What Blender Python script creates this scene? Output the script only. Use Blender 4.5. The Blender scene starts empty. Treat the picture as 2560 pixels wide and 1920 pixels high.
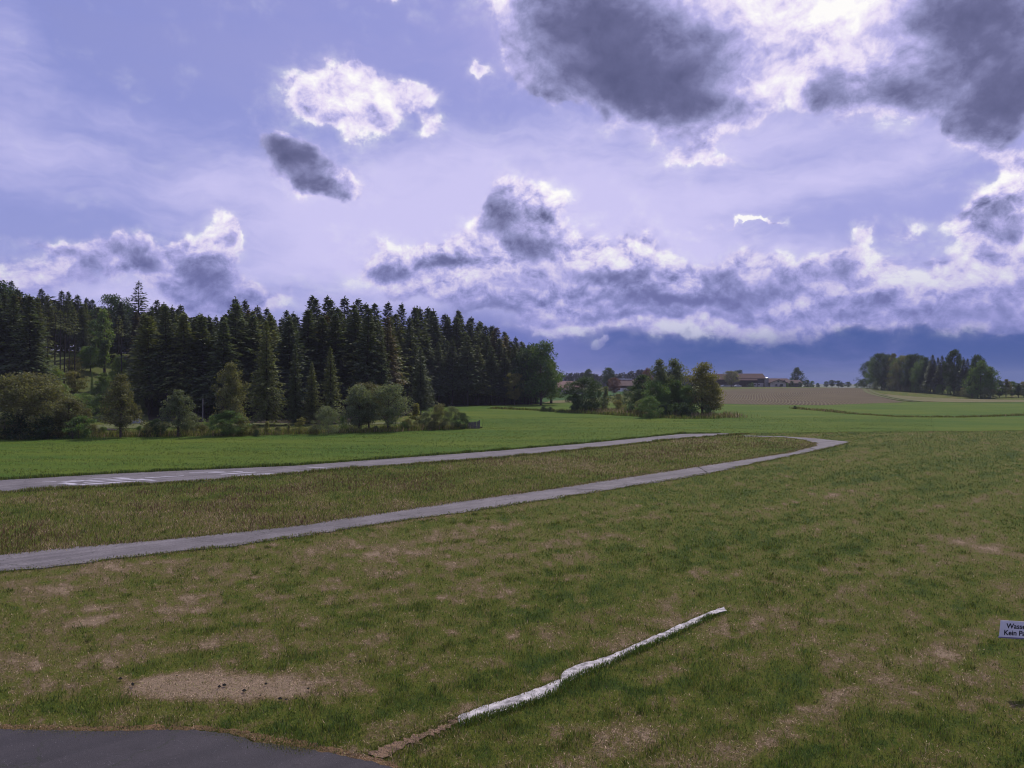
import bpy, math, random
import numpy as np
from mathutils import Vector, Matrix
from mathutils import geometry as mgeo

R = math.radians
SC = bpy.context.scene
COL = SC.collection
random.seed(7)

# ------------------------------------------------------------------ camera
F = 1828.0            # focal length in photograph pixels (2560 wide)
YH = 955.0            # row of the level line in the photograph
EYE = 6.0             # the camera hangs 6 m above the lawn
cam_d = bpy.data.cameras.new('camera')
cam = bpy.data.objects.new('camera', cam_d)
COL.objects.link(cam)
cam.location = (0, 0, EYE)
cam.rotation_euler = (R(90) - math.atan((960 - YH) / F), 0, 0)
cam_d.sensor_width = 36.0
cam_d.lens = 36.0 * F / 2560.0
cam_d.clip_start = 0.1
cam_d.clip_end = 12000
SC.camera = cam

# ------------------------------------------------------------------ exposure
SC.render.engine = 'CYCLES'
SC.render.resolution_x = 1024
SC.render.resolution_y = 768
SC.view_settings.view_transform = 'Standard'
SC.view_settings.look = 'None'
SC.view_settings.exposure = 0.0
SC.view_settings.gamma = 1.0
SC.view_settings.use_curve_mapping = False
SC.cycles.filter_width = 1.05
SC.cycles.max_bounces = 6
SC.cycles.diffuse_bounces = 3
SC.cycles.transmission_bounces = 3
SC.cycles.transparent_max_bounces = 8

SUN_EL, SUN_AZ = R(50), R(24)      # azimuth to the right of the view

# ------------------------------------------------------------------ node helper
class NT:
    """small shorthand for building node trees"""
    def __init__(s, tree):
        s.t = tree; s.n = tree.nodes; s.l = tree.links
    def put(s, sock, v):
        if v is None: return
        if isinstance(v, bpy.types.NodeSocket): s.l.new(v, sock)
        else: sock.default_value = v
    def new(s, typ, ins=None, **props):
        nd = s.n.new(typ)
        for k, v in props.items(): setattr(nd, k, v)
        for k, v in (ins or {}).items(): s.put(nd.inputs[k], v)
        return nd
    def m(s, op, a, b=None, c=None, clamp=False):
        nd = s.n.new('ShaderNodeMath'); nd.operation = op; nd.use_clamp = clamp
        s.put(nd.inputs[0], a); s.put(nd.inputs[1], b); s.put(nd.inputs[2], c)
        return nd.outputs[0]
    def v(s, op, a, b=None, out=0):
        nd = s.n.new('ShaderNodeVectorMath'); nd.operation = op
        s.put(nd.inputs[0], a); s.put(nd.inputs[1], b)
        return nd.outputs['Value'] if op in ('DOT_PRODUCT', 'LENGTH') else nd.outputs[0]
    def vs(s, a, k):
        nd = s.n.new('ShaderNodeVectorMath'); nd.operation = 'SCALE'
        s.put(nd.inputs[0], a); s.put(nd.inputs['Scale'], k)
        return nd.outputs[0]
    def noise(s, vec, scale, detail=4, rough=0.5, dist=0.0, color=False, lac=2.0):
        nd = s.new('ShaderNodeTexNoise', {'Vector': vec, 'Scale': scale, 'Detail': detail, 'Roughness': rough, 'Distortion': dist, 'Lacunarity': lac})
        return nd.outputs['Color'] if color else nd.outputs['Fac']
    def ramp(s, fac, a, b, x=0.0, y=1.0, smooth=True):
        nd = s.n.new('ShaderNodeMapRange'); nd.interpolation_type = 'SMOOTHSTEP' if smooth else 'LINEAR'
        s.put(nd.inputs['Value'], fac); nd.inputs['From Min'].default_value = a; nd.inputs['From Max'].default_value = b
        nd.inputs['To Min'].default_value = x; nd.inputs['To Max'].default_value = y
        return nd.outputs[0]
    def mix(s, f, a, b, blend='MIX'):
        nd = s.n.new('ShaderNodeMix'); nd.data_type = 'RGBA'; nd.blend_type = blend
        s.put(nd.inputs[0], f); s.put(nd.inputs[6], a); s.put(nd.inputs[7], b)
        return nd.outputs[2]
    def cr(s, fac, stops):
        nd = s.n.new('ShaderNodeValToRGB'); s.put(nd.inputs[0], fac)
        el = nd.color_ramp.elements
        while len(el) < len(stops): el.new(0.5)
        for e, (p, c) in zip(el, stops): e.position = p; e.color = c
        return nd.outputs[0]
def lin(r, g, b, k=1.0):
    f = lambda c: (c / 255 / 12.92 if c / 255 <= .04045 else ((c / 255 + .055) / 1.055) ** 2.4) * k
    return (f(r), f(g), f(b), 1.0)

# ------------------------------------------------------------------ sky
def build_sky():
    w = bpy.data.worlds.new('World'); SC.world = w; w.use_nodes = True
    t = w.node_tree; t.nodes.clear(); g = NT(t)
    D = g.v('NORMALIZE', g.new('ShaderNodeTexCoord').outputs['Generated'])
    sep = g.new('ShaderNodeSeparateXYZ', {0: D})
    X, Y, Z = sep.outputs
    az = g.m('ARCTAN2', X, Y); el = g.m('ARCSINE', Z)
    comb = g.new('ShaderNodeCombineXYZ', {0: az, 1: el, 2: 0.0}).outputs[0]
    w1 = g.vs(g.v('SUBTRACT', g.noise(D, 10.0, 3, 0.6, color=True), (.5, .5, .5)), 0.085)
    w2 = g.vs(g.v('SUBTRACT', g.noise(D, 55.0, 3, 0.62, color=True), (.5, .5, .5)), 0.017)
    P = g.v('ADD', g.v('ADD', comb, w1), w2)
    Ps = g.v('ADD', comb, g.vs(w1, 0.6))
    sunv = (math.sin(SUN_AZ) * math.cos(SUN_EL), math.cos(SUN_AZ) * math.cos(SUN_EL), math.sin(SUN_EL))
    sd = g.v('DOT_PRODUCT', D, sunv)
    K = 10.0
    sky = g.new('ShaderNodeTexSky', sky_type='NISHITA')
    sky.sun_disc = False; sky.sun_elevation = SUN_EL; sky.sun_rotation = SUN_AZ
    sky.air_density = 1.0; sky.dust_density = 1.5; sky.ozone_density = 2.5
    clear = g.mix(1.0, sky.outputs[0], (1.25, 0.92, 1.12, 1), 'MULTIPLY')

    def conv(b):
        px, py, rx, ry = b[:4]
        dx = px - 1280
        h = math.hypot(F, dx)
        return math.atan(dx / F), math.atan((YH - py) / h), rx * F / (h * h), ry / h
    def near(b, zone):
        if zone is None: return True
        cx, cy, rx, ry = conv(b)
        if len(b) > 5: rx = ry = max(rx, ry)
        m_ = 0.02
        return (cx + 2.3 * rx + m_ > zone[0] and cx - 2.3 * rx - m_ < zone[1] and cy + 2.3 * ry + m_ > zone[2] and cy - 2.3 * ry - m_ < zone[3])
    def field(g, pos, blobs, zone):
        acc = 0.0
        for b in blobs:
            if not near(b, zone): continue
            cx, cy, rx, ry = conv(b); wt = b[4]
            rot = b[5] if len(b) > 5 else 0.0
            nd = g.new('ShaderNodeMapping', {'Vector': pos, 'Location': (cx, cy, 0), 'Rotation': (0, 0, R(rot)), 'Scale': (rx, ry, 1)}, vector_type='TEXTURE')
            q = g.v('DOT_PRODUCT', nd.outputs[0], nd.outputs[0])
            e = g.m('POWER', math.exp(-1), q)
            acc = g.m('MULTIPLY_ADD', e, wt, acc)
        return acc
    # -- heaps of cumulus: x, y, rx, ry in photograph pixels (converted to angles), weight, tilt
    cover = [
        (1000, 665, 120, 65, .8), (1130, 690, 150, 80, .95), (1320, 710, 170, 95, 1.05), (1520, 715, 170, 98, 1.1), (1700, 740, 170, 85, 1.1),
        (1860, 755, 150, 75, 1.05), (2020, 745, 140, 95, 1.1), (2200, 765, 170, 75, 1.05), (2400, 745, 180, 85, 1.0), (2560, 720, 130, 100, 1.0),
        (1430, 650, 60, 40, .55), (965, 650, 45, 40, .6), (1075, 610, 50, 30, .7), (1570, 640, 70, 30, .5),
        (1290, 500, 75, 70, 1.35), (1235, 560, 65, 50, 1.0), (1365, 515, 45, 45, .9), (1330, 600, 90, 60, 1.0),
        (2110, 665, 70, 50, 1.0), (2160, 700, 65, 55, .8), (2170, 575, 32, 35, .75), (2300, 575, 60, 25, .45), (2350, 640, 60, 18, .45),
        (2500, 560, 100, 75, 1.2), (2560, 500, 70, 60, .9), (2420, 560, 45, 35, .6),
        (100, 610, 130, 22, .45), (420, 655, 120, 40, .5), (190, 660, 90, 50, .8), (320, 625, 95, 50, 1.15), (60, 700, 120, 55, .65), (570, 595, 42, 45, 1.3), (530, 690, 85, 70, 1.15), (430, 720, 110, 50, .75), (640, 770, 100, 45, .75), (700, 730, 90, 35, .45),
        (770, 240, 65, 45, .95), (870, 215, 80, 45, 1.15), (900, 290, 115, 45, 1.0), (1040, 240, 90, 32, .95, -8), (895, 175, 28, 28, .65), (1090, 310, 45, 25, .7),
        (720, 385, 75, 36, 1.4, -14), (790, 450, 100, 32, 1.15, -8), (865, 440, 40, 34, .8), (1188, 168, 24, 18, 1.1),
        (1560, 100, 215, 105, 1.7), (1650, 215, 195, 80, 1.6, -10), (1400, 60, 120, 55, .95), (1330, 130, 70, 50, .8), (1370, 215, 55, 30, .65, -40), (1480, -40, 300, 60, 1.0),
        (1780, 320, 120, 24, .8, 24), (1790, 385, 90, 18, .7, -15), (1870, 225, 36, 90, .5, -20), (1880, 60, 110, 75, 1.1), (1980, 110, 100, 55, 1.0), (2080, 225, 110, 45, 1.1, -12),
        (2130, 60, 150, 70, 1.0), (2260, 200, 125, 55, 1.25), (2220, 30, 180, 70, .95), (2000, 20, 160, 45, 1.1), (2100, 150, 110, 40, .75),
        (2480, 90, 215, 130, 1.8), (2540, 250, 130, 60, 1.3), (2410, 300, 60, 45, .7), (2460, 360, 70, 36, .65, -40), (2530, 420, 50, 55, .6),
        (1820, 572, 120, 6, .50, 3), (1900, 566, 60, 4, .4, 3), (1000, -10, 60, 14, .9), (1497, 862, 26, 15, .95), (1478, 868, 16, 8, .5),
    ]
    dark = [
        (1530, 110, 225, 105, 1.45), (1660, 225, 190, 68, 1.35, -10), (1520, 225, 120, 50, .8), (1480, 20, 170, 60, .7), (1750, 120, 70, 80, .6), (2075, 228, 60, 42, 1.0), (2250, 215, 100, 38, 1.0),
        (2490, 90, 195, 150, 1.5), (2530, 250, 140, 62, 1.3), (2350, 60, 100, 70, .7), (2200, 80, 90, 40, .35), (1940, 130, 60, 36, .35),
        (715, 385, 85, 36, 1.5, -12), (790, 458, 80, 26, 1.0, -8),
        (1290, 560, 95, 55, .8), (1240, 530, 45, 45, .6), (1345, 610, 60, 35, .6), (985, 675, 70, 24, .8), (1085, 640, 50, 14, .35), (1300, 700, 90, 26, .6), (1400, 660, 60, 22, .4), (1900, 730, 70, 20, .5), (1600, 690, 60, 22, .5),
        (1490, 690, 80, 18, .8), (1680, 742, 180, 20, 1.25), (1560, 785, 200, 14, .8), (1800, 690, 60, 36, .6, -25), (1830, 775, 90, 22, .7), (2110, 680, 50, 40, .8), (1990, 720, 60, 36, .5), (2200, 765, 110, 18, .45),
        (2100, 805, 160, 18, .5), (2440, 795, 160, 36, .85), (2520, 600, 60, 28, .7), (2480, 550, 50, 28, .6), (2560, 700, 80, 28, .55),
        (320, 640, 85, 34, 1.1, -12), (190, 700, 60, 40, .65), (570, 610, 30, 42, .5), (530, 720, 110, 50, 1.0), (60, 740, 100, 40, .55), (60, 600, 90, 14, .4, -10), (250, 560, 90, 16, .3, -20), (640, 800, 90, 35, .5),
        (1150, 785, 180, 34, .85), (950, 765, 110, 34, .7), (1250, 845, 160, 24, .5), (1130, 640, 60, 18, .4),
    ]
    veil = [(1450, 590, 620, 200, .9), (900, 640, 480, 150, .65), (700, 470, 500, 110, .38), (2100, 430, 500, 50, .3, 8), (1950, 330, 300, 60, .35), (200, 330, 260, 120, .30, 20), (0, 150, 170, 300, .42), (620, 120, 260, 130, -.35), (1250, 60, 200, 100, -.3), (2450, 690, 260, 110, .4), (1150, 430, 300, 80, .35), (300, 740, 400, 90, .6)]
    storm = [(2050, 925, 620, 100, 1.5), (2600, 900, 300, 110, 1.0), (1700, 880, 260, 50, .6), (1300, 870, 260, 60, .8), (1000, 810, 260, 45, .55)]

    def puffs(vec):
        a = g.new('ShaderNodeTexVoronoi', {'Vector': vec, 'Scale': 17.0, 'Detail': 4.0, 'Roughness': 0.6, 'Lacunarity': 2.3}, feature='F1', normalize=True).outputs['Distance']
        b = g.noise(vec, 14.0, 7, 0.56)
        return g.m('ADD', g.m('MULTIPLY', g.m('SUBTRACT', 0.45, a), 1.0), g.m('MULTIPLY', g.m('SUBTRACT', b, 0.5), 1.3))
    vecw = g.v('ADD', g.v('MULTIPLY', D, (1, 1, 1.25)), g.vs(w1, 0.5))
    n0 = puffs(vecw)
    n1 = puffs(g.v('ADD', vecw, (0.003, 0.0, 0.016)))
    stre = g.noise(g.v('MULTIPLY', g.v('ADD', D, g.vs(w1, 0.8)), (5, 5, 20)), 1.0, 6, 0.6)

    def chain(g, cov, drk, vf, sf, n0, relief, stre, el, az, sd, clear):
        dens = g.m('MULTIPLY_ADD', n0, 0.85, g.m('MINIMUM', cov, 1.7))
        alpha = g.m('MAXIMUM', g.ramp(dens, 0.42, 0.78), g.ramp(dens, 0.15, 0.9, 0, .45))
        body = g.m('MAXIMUM', g.m('SUBTRACT', 1.0, g.m('MULTIPLY', drk, 0.95)), 0.12)
        lit = g.m('SUBTRACT', 0.98, g.m('MULTIPLY', drk, 1.0))
        lit = g.m('MULTIPLY_ADD', n0, 0.10, lit)
        lit = g.m('MULTIPLY_ADD', relief, g.m('MULTIPLY', body, g.ramp(el, .30, .18, 1.0, 1.45)), lit)
        lit = g.m('ADD', lit, g.ramp(dens, 1.15, 0.45, 0.0, 0.12))
        lit = g.m('MULTIPLY_ADD', g.ramp(sd, 0.80, 0.97, 0, 0.42), g.m('SUBTRACT', 1.0, g.m('MULTIPLY', drk, 0.9)), lit)
        ccol = g.cr(g.m('MULTIPLY', lit, 0.72, clamp=True), [
            (0.0, lin(86, 89, 127)), (0.16, lin(107, 109, 149)), (0.34, lin(146, 148, 192)), (0.52, lin(184, 180, 230)), (0.72, lin(230, 220, 246)), (1.0, lin(255, 253, 252))])
        ccol = g.mix(g.ramp(el, 0.24, 0.03, 0, 0.55), ccol, lin(122, 128, 200))
        ccol = g.mix(1.0, ccol, (K, K, K, 1), 'MULTIPLY')
        vf = g.m('MULTIPLY_ADD', g.m('SUBTRACT', stre, 0.5), 1.25, vf)
        vf = g.m('ADD', vf, g.ramp(sd, 0.6, 0.97, 0, .30))
        vcol = g.mix(g.ramp(vf, 0.1, 1.0), lin(138, 147, 212, K), lin(205, 200, 243, K))
        base = g.mix(g.ramp(vf, -0.35, 0.65, 0.55, 0.96), clear, vcol)
        sf = g.m('MULTIPLY_ADD', g.m('SUBTRACT', stre, 0.5), 0.35, sf)
        scol = g.mix(g.ramp(az, -0.05, 0.25), lin(112, 122, 190, K), lin(64, 88, 154, K))
        scol = g.mix(g.ramp(stre, 0.42, 0.7, 0, .35), scol, lin(130, 132, 196, K))
        base = g.mix(g.ramp(sf, 0.12, 0.85), base, scol)
        alpha = g.m('MULTIPLY', alpha, g.ramp(g.m('MULTIPLY_ADD', n0, 0.02, el), 0.034, 0.085))
        out = g.mix(alpha, base, ccol)
        return g.new('ShaderNodeBackground', {'Color': out, 'Strength': 0.1}).outputs[0]
    names = ('P', 'Ps', 'n0', 'n1', 'stre', 'el', 'az', 'sd', 'clear')
    def inview(zone):
        gt = bpy.data.node_groups.new('sky_part', 'ShaderNodeTree')
        for nm in names:
            gt.interface.new_socket(nm, in_out='INPUT', socket_type={'P': 'NodeSocketVector', 'Ps': 'NodeSocketVector', 'clear': 'NodeSocketColor'}.get(nm, 'NodeSocketFloat'))
        gt.interface.new_socket('out', in_out='OUTPUT', socket_type='NodeSocketShader')
        h = NT(gt); i = h.new('NodeGroupInput').outputs
        cov = field(h, i['P'], cover, zone); drk = h.m('SUBTRACT', 1.0, h.m('POWER', math.exp(-1.15), field(h, i['P'], dark, zone)))
        vf = field(h, i['Ps'], veil, zone); sf = field(h, i['Ps'], storm, zone)
        relief = h.m('MULTIPLY', h.m('SUBTRACT', i['n0'], i['n1']), 1.75)
        o = chain(h, cov, drk, vf, sf, i['n0'], relief, i['stre'], i['el'], i['az'], i['sd'], i['clear'])
        h.l.new(o, h.new('NodeGroupOutput').inputs[0])
        nd = g.n.new('ShaderNodeGroup'); nd.node_tree = gt
        for nm, v in zip(names, (P, Ps, n0, n1, stre, el, az, sd, clear)): g.put(nd.inputs[nm], v)
        return nd.outputs[0]
    def mixs(fac, a, b):
        nd = g.new('ShaderNodeMixShader', {0: fac}); g.l.new(a, nd.inputs[1]); g.l.new(b, nd.inputs[2]); return nd.outputs[0]
    cols = [-0.80, -0.40, -0.17, 0.06, 0.28, 0.80]
    rows = [-0.10, 0.20, 0.66]
    rowsh = []
    for j in range(2):
        sh = None
        for i in range(len(cols) - 1):
            z = inview((cols[i], cols[i + 1], rows[j], rows[j + 1]))
            sh = z if sh is None else mixs(g.m('GREATER_THAN', az, cols[i]), sh, z)
        rowsh.append(sh)
    seen = mixs(g.m('GREATER_THAN', el, rows[1]), rowsh[0], rowsh[1])
    # the same weather goes on all round outside the view
    far = g.m('MAXIMUM', g.m('ABSOLUTE', az), g.m('ADD', el, 0.14))
    m0 = g.noise(D, 10.0, 4, .6)
    mm = g.m('MULTIPLY', g.m('SUBTRACT', m0, 0.5), 2.0)
    cov2 = g.m('MAXIMUM', g.ramp(g.noise(D, 3.2, 2, .5), 0.47, 0.64, 0, 1.3), g.ramp(g.m('ABSOLUTE', g.m('SUBTRACT', el, 0.11)), 0.10, 0.02, 0, 0.8))
    other = chain(g, cov2, g.m('MULTIPLY', cov2, 0.45), 0.3, g.ramp(el, 0.10, 0.03, 0, 0.7), mm, 0.0, m0, el, az, sd, clear)
    up = mixs(g.m('GREATER_THAN', far, 0.80), seen, other)
    low = g.new('ShaderNodeBackground', {'Color': lin(90, 95, 105, K), 'Strength': 0.1}).outputs[0]
    allsh = mixs(g.m('GREATER_THAN', el, -0.06), low, up)
    g.l.new(allsh, g.new('ShaderNodeOutputWorld').inputs[0])
    w.cycles.sampling_method = 'NONE'
build_sky()

sun_d = bpy.data.lights.new('sun', 'SUN'); sun_d.energy = 3.1; sun_d.angle = R(0.53); sun_d.color = (1.0, 0.93, 0.80)
sun = bpy.data.objects.new('sun', sun_d); COL.objects.link(sun)
_s = Vector((math.sin(SUN_AZ) * math.cos(SUN_EL), math.cos(SUN_AZ) * math.cos(SUN_EL), math.sin(SUN_EL)))
sun.rotation_euler = _s.to_track_quat('Z', 'Y').to_euler()
sun.location = _s * 100

# ------------------------------------------------------------------ terrain and mesh helpers
def ss(t):
    t = np.clip(t, 0, 1); return t * t * (3 - 2 * t)
def T(x, y):
    """height of the land: level airfield, wooded hill on the left, low swell under the farm"""
    x = np.asarray(x, float); y = np.asarray(y, float)
    hill = 14 * ss((y - 100) / 90) * ss((-x - 40) / 70)
    rise = 2.9 * np.exp(-((x - 150) / 140) ** 2) * ss((y - 200) / 270)
    drop = -14 * ss((y - 540) / 420)
    return hill + rise + drop
def W(px, py):
    """point of the land met by the sight line through a photograph pixel"""
    dx, dz = (px - 1280) / F, (YH - py) / F
    t = 8.0; step = 1.0
    while t < 3000:
        t2 = t * 1.01
        if EYE + t2 * dz < float(T(t2 * dx, t2)): break
        t = t2
    a, b = t, t * 1.01
    for _ in range(20):
        c = (a + b) / 2
        if EYE + c * dz < float(T(c * dx, c)): b = c
        else: a = c
    return Vector((a * dx, a, float(T(a * dx, a))))
def at(px, d):
    x = (px - 1280) / F * d
    return Vector((x, d, float(T(x, d))))

def hash2(ix, iy, seed):
    h = (ix * 374761393 + iy * 668265263 + seed * 362437) & 0xFFFFFFFF
    h = ((h ^ (h >> 13)) * 1274126177) & 0xFFFFFFFF
    return ((h ^ (h >> 16)) & 0xFFFF) / 65535.0
def vnoise(x, y, seed=0):
    ix = np.floor(x).astype(np.int64); iy = np.floor(y).astype(np.int64)
    fx = x - ix; fy = y - iy; fx = fx * fx * (3 - 2 * fx); fy = fy * fy * (3 - 2 * fy)
    a = hash2(ix, iy, seed); b = hash2(ix + 1, iy, seed); c = hash2(ix, iy + 1, seed); d = hash2(ix + 1, iy + 1, seed)
    return (a * (1 - fx) + b * fx) * (1 - fy) + (c * (1 - fx) + d * fx) * fy
def fbm(x, y, seed=0, oct=4, gain=0.5):
    s = 0; w = 1; tot = 0
    for o in range(oct):
        s = s + w * vnoise(x * 2 ** o + 17.3 * o, y * 2 ** o - 9.1 * o, seed + o); tot += w; w *= gain
    return s / tot

def mesh_np(name, verts, faces, attrs=None, smooth=False, mat=None):
    """verts (n,3), faces (m,k) of one size; attrs: name -> per vertex float"""
    verts = np.asarray(verts, np.float32); faces = np.asarray(faces, np.int32)
    me = bpy.data.meshes.new(name)
    k = faces.shape[1]; m_ = len(faces)
    me.vertices.add(len(verts)); me.vertices.foreach_set('co', verts.ravel())
    me.loops.add(m_ * k); me.loops.foreach_set('vertex_index', faces.ravel())
    me.polygons.add(m_)
    me.polygons.foreach_set('loop_start', np.arange(0, m_ * k, k, dtype=np.int32))
    me.polygons.foreach_set('loop_total', np.full(m_, k, np.int32))
    me.update(calc_edges=True)
    me.polygons.foreach_set('use_smooth', np.full(m_, smooth, bool))
    for an, av in (attrs or {}).items():
        a_ = me.attributes.new(an, 'FLOAT', 'POINT'); a_.data.foreach_set('value', np.asarray(av, np.float32))
    if mat: me.materials.append(mat)
    return me
def link(name, me, parent=None, kind=None, label=None, cat=None, group=None, loc=None):
    o = bpy.data.objects.new(name, me); COL.objects.link(o)
    if parent: o.parent = parent
    if loc is not None: o.location = loc
    if kind: o['kind'] = kind
    if label: o['label'] = label
    if cat: o['category'] = cat
    if group: o['group'] = group
    return o
def thing(name, label, cat, loc, rz=0.0, group=None):
    o = link(name, None, label=label, cat=cat, group=group, loc=loc); o.rotation_euler = (0, 0, rz)
    return o
def inside(x, y, poly):
    r = np.zeros(np.shape(x), bool); n = len(poly)
    for i in range(n):
        x0, y0 = poly[i][:2]; x1, y1 = poly[(i + 1) % n][:2]
        if y0 == y1: continue
        c = ((y0 > y) != (y1 > y)) & (x < (x1 - x0) * (y - y0) / (y1 - y0) + x0)
        r ^= c
    return r
def drape(name, outline, spacing, off, mat, kind='structure', parent=None, jag=0.0, seg=1.0, skirt=0.0):
    """a sheet of outline (world xy) laid over the land"""
    rnd = random.Random(len(name) * 13 + len(outline))
    pts = []
    n = len(outline)
    for i in range(n):
        a = Vector(outline[i][:2]); b = Vector(outline[(i + 1) % n][:2])
        k = max(1, int((b - a).length / seg))
        nrm = Vector((-(b - a).y, (b - a).x)).normalized() if (b - a).length > 1e-6 else Vector((0, 0))
        for j in range(k):
            p = a.lerp(b, j / k)
            if jag: p = p + nrm * (rnd.random() - .5) * jag + nrm * (float(vnoise(np.array(p.x * .8), np.array(p.y * .8), 5)) - .5) * jag * 1.5
            pts.append(p)
    no = len(pts)
    xs = [p.x for p in pts]; ys = [p.y for p in pts]
    gx, gy = np.meshgrid(np.arange(min(xs), max(xs), spacing), np.arange(min(ys), max(ys), spacing))
    gx = gx.ravel() + .01; gy = gy.ravel() + .013
    msk = inside(gx, gy, [(p.x, p.y) for p in pts])
    pts += [Vector((a, b)) for a, b in zip(gx[msk], gy[msk])]
    vs_, _, fs_, _, _, _ = mgeo.delaunay_2d_cdt(pts, [], [list(range(no))], 1, 1e-5)
    x = np.array([v.x for v in vs_]); y = np.array([v.y for v in vs_])
    v3 = np.stack([x, y, T(x, y) + off], 1)
    faces = np.array([f if len(f) == 3 else f[:3] for f in fs_])
    # all facing up
    a, b, c = v3[faces[:, 0]], v3[faces[:, 1]], v3[faces[:, 2]]
    cr = (b[:, 0] - a[:, 0]) * (c[:, 1] - a[:, 1]) - (b[:, 1] - a[:, 1]) * (c[:, 0] - a[:, 0])
    faces[cr < 0] = faces[cr < 0][:, ::-1]
    if skirt:
        no2 = no; base = len(v3)
        low = v3[:no2].copy(); low[:, 2] -= skirt
        v3 = np.vstack([v3, low]); i = np.arange(no2); j = (i + 1) % no2
        faces = np.vstack([faces, np.stack([i, j, base + j], 1), np.stack([i, base + j, base + i], 1)])
    return link(name, mesh_np(name, v3, faces, mat=mat, smooth=False), kind=kind, parent=parent)

# ------------------------------------------------------------------ materials
def material(name):
    m_ = bpy.data.materials.new(name); m_.use_nodes = True; m_.node_tree.nodes.clear()
    return m_, NT(m_.node_tree)
def finish(g, col, rough=0.9, bump=None, bstr=0.3, bdist=0.02, spec=0.2, metal=0.0):
    ins = {'Base Color': col, 'Roughness': rough, 'Specular IOR Level': spec, 'Metallic': metal}
    if bump is not None:
        ins['Normal'] = g.new('ShaderNodeBump', {'Height': bump, 'Strength': bstr, 'Distance': bdist}).outputs[0]
    b = g.new('ShaderNodeBsdfPrincipled', ins)
    g.l.new(b.outputs[0], g.new('ShaderNodeOutputMaterial').inputs[0])
def attr(g, nm): return g.new('ShaderNodeAttribute', attribute_name=nm).outputs['Fac']
def wpos(g): return g.new('ShaderNodeNewGeometry').outputs['Position']
def plain(name, c, rough=0.8, var=0.25, scale=3.0, spec=0.25, bump=True, metal=0.0):
    m_, g = material(name)
    n = g.noise(g.new('ShaderNodeTexCoord').outputs['Object'], scale, 5, .6)
    d = tuple(v * (1 - var) for v in c) + (1,); u = tuple(min(1, v * (1 + var)) for v in c) + (1,)
    finish(g, g.mix(g.ramp(n, .3, .7), d, u), rough, n if bump else None, spec=spec, metal=metal)
    return m_
def turf_palette(g, dry, rnd, dark=1.0):
    """colour of turf: lush green .. olive .. straw .. brown thatch"""
    k = dark
    c = g.cr(g.m('ADD', dry, g.m('MULTIPLY', g.m('SUBTRACT', rnd, .5), .75), clamp=True), [
        (0.0, (.042 * k, .073 * k, .014 * k, 1)), (0.22, (.066 * k, .094 * k, .014 * k, 1)), (0.42, (.103 * k, .122 * k, .016 * k, 1)),
        (0.58, (.122 * k, .118 * k, .027 * k, 1)), (0.78, (.166 * k, .120 * k, .062 * k, 1)), (1.0, (.30 * k, .222 * k, .145 * k, 1))])
    return c

# turf (ground) ------------------------------------------------
M_lawn, g = material('lawn_turf')
p = wpos(g)
n1 = g.noise(p, 3.0, 6, .65); n2 = g.noise(p, 34.0, 4, .7); n3 = g.noise(p, 0.25, 4, .6)
n4 = g.noise(g.v('MULTIPLY', p, (1, 1, 1)), 9.0, 5, .7)
dry = g.m('ADD', attr(g, 'dry'), g.m('MULTIPLY', g.m('SUBTRACT', n1, .5), .55))
dry = g.m('ADD', dry, g.m('MULTIPLY', g.m('SUBTRACT', n4, .5), .9))
col = turf_palette(g, dry, n2, 1.0)
col = g.mix(g.ramp(n2, .50, .30, 0, .75), col, (.018, .016, .010, 1))      # soil between the stalks
finish(g, col, 0.95, g.m('ADD', n2, g.m('MULTIPLY', n4, 1.5)), .8, .05, spec=.1)

M_blade, g = material('grass_blade')
col = turf_palette(g, attr(g, 'dry'), attr(g, 'rnd'), 1.0)
br = g.ramp(g.m('FRACT', g.m('MULTIPLY', attr(g, 'rnd'), 9.7)), 0, 1, .45, 2.9, False)
col = g.vs(col, br)
d = g.new('ShaderNodeBsdfPrincipled', {'Base Color': col, 'Roughness': .6, 'Specular IOR Level': .25})
tr = g.new('ShaderNodeBsdfTranslucent', {'Color': col})
mx = g.new('ShaderNodeMixShader', {0: .3}); g.l.new(d.outputs[0], mx.inputs[1]); g.l.new(tr.outputs[0], mx.inputs[2])
g.l.new(mx.outputs[0], g.new('ShaderNodeOutputMaterial').inputs[0])

def field_mat(name, c0, c1, c2, sx=0.05, streak=(.02, .6, 1), bs=.5):
    m_, g = material(name); p = wpos(g)
    a = g.noise(g.v('MULTIPLY', p, streak), 1.0, 5, .6); b = g.noise(p, sx, 4, .55); c = g.noise(p, 2.2, 5, .75)
    col = g.mix(g.ramp(g.m('ADD', g.m('MULTIPLY', a, .5), g.m('MULTIPLY', b, .5)), .38, .62), c0, c1)
    col = g.mix(g.ramp(c, .50, .72, 0, .7), col, c2)
    e = g.noise(g.v('MULTIPLY', p, (.9, 2.6, 1)), 1.0, 5, .8)
    col = g.mix(g.ramp(e, .56, .72, 0, .55), col, tuple(v * .45 for v in c2[:3]) + (1,))
    finish(g, col, .95, c, bs, .3, spec=.1)
    return m_
M_meadow = field_mat('meadow_grass', (.052, .106, .010, 1), (.098, .137, .013, 1), (.048, .080, .012, 1), streak=(.03, .22, 1))
M_far = field_mat('far_field', (.035, .085, .02, 1), (.05, .11, .025, 1), (.03, .06, .015, 1))
M_stubble = field_mat('stubble', (.17, .15, .07, 1), (.13, .13, .05, 1), (.14, .10, .06, 1))
M_forestfloor = field_mat('forest_floor', (.075, .10, .028, 1), (.11, .13, .036, 1), (.09, .075, .035, 1), sx=.15, streak=(.15, .3, 1))
M_litter = field_mat('needle_litter', (.030, .024, .016, 1), (.045, .036, .022, 1), (.03, .035, .015, 1), sx=.3, streak=(.4, .4, 1))
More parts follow.
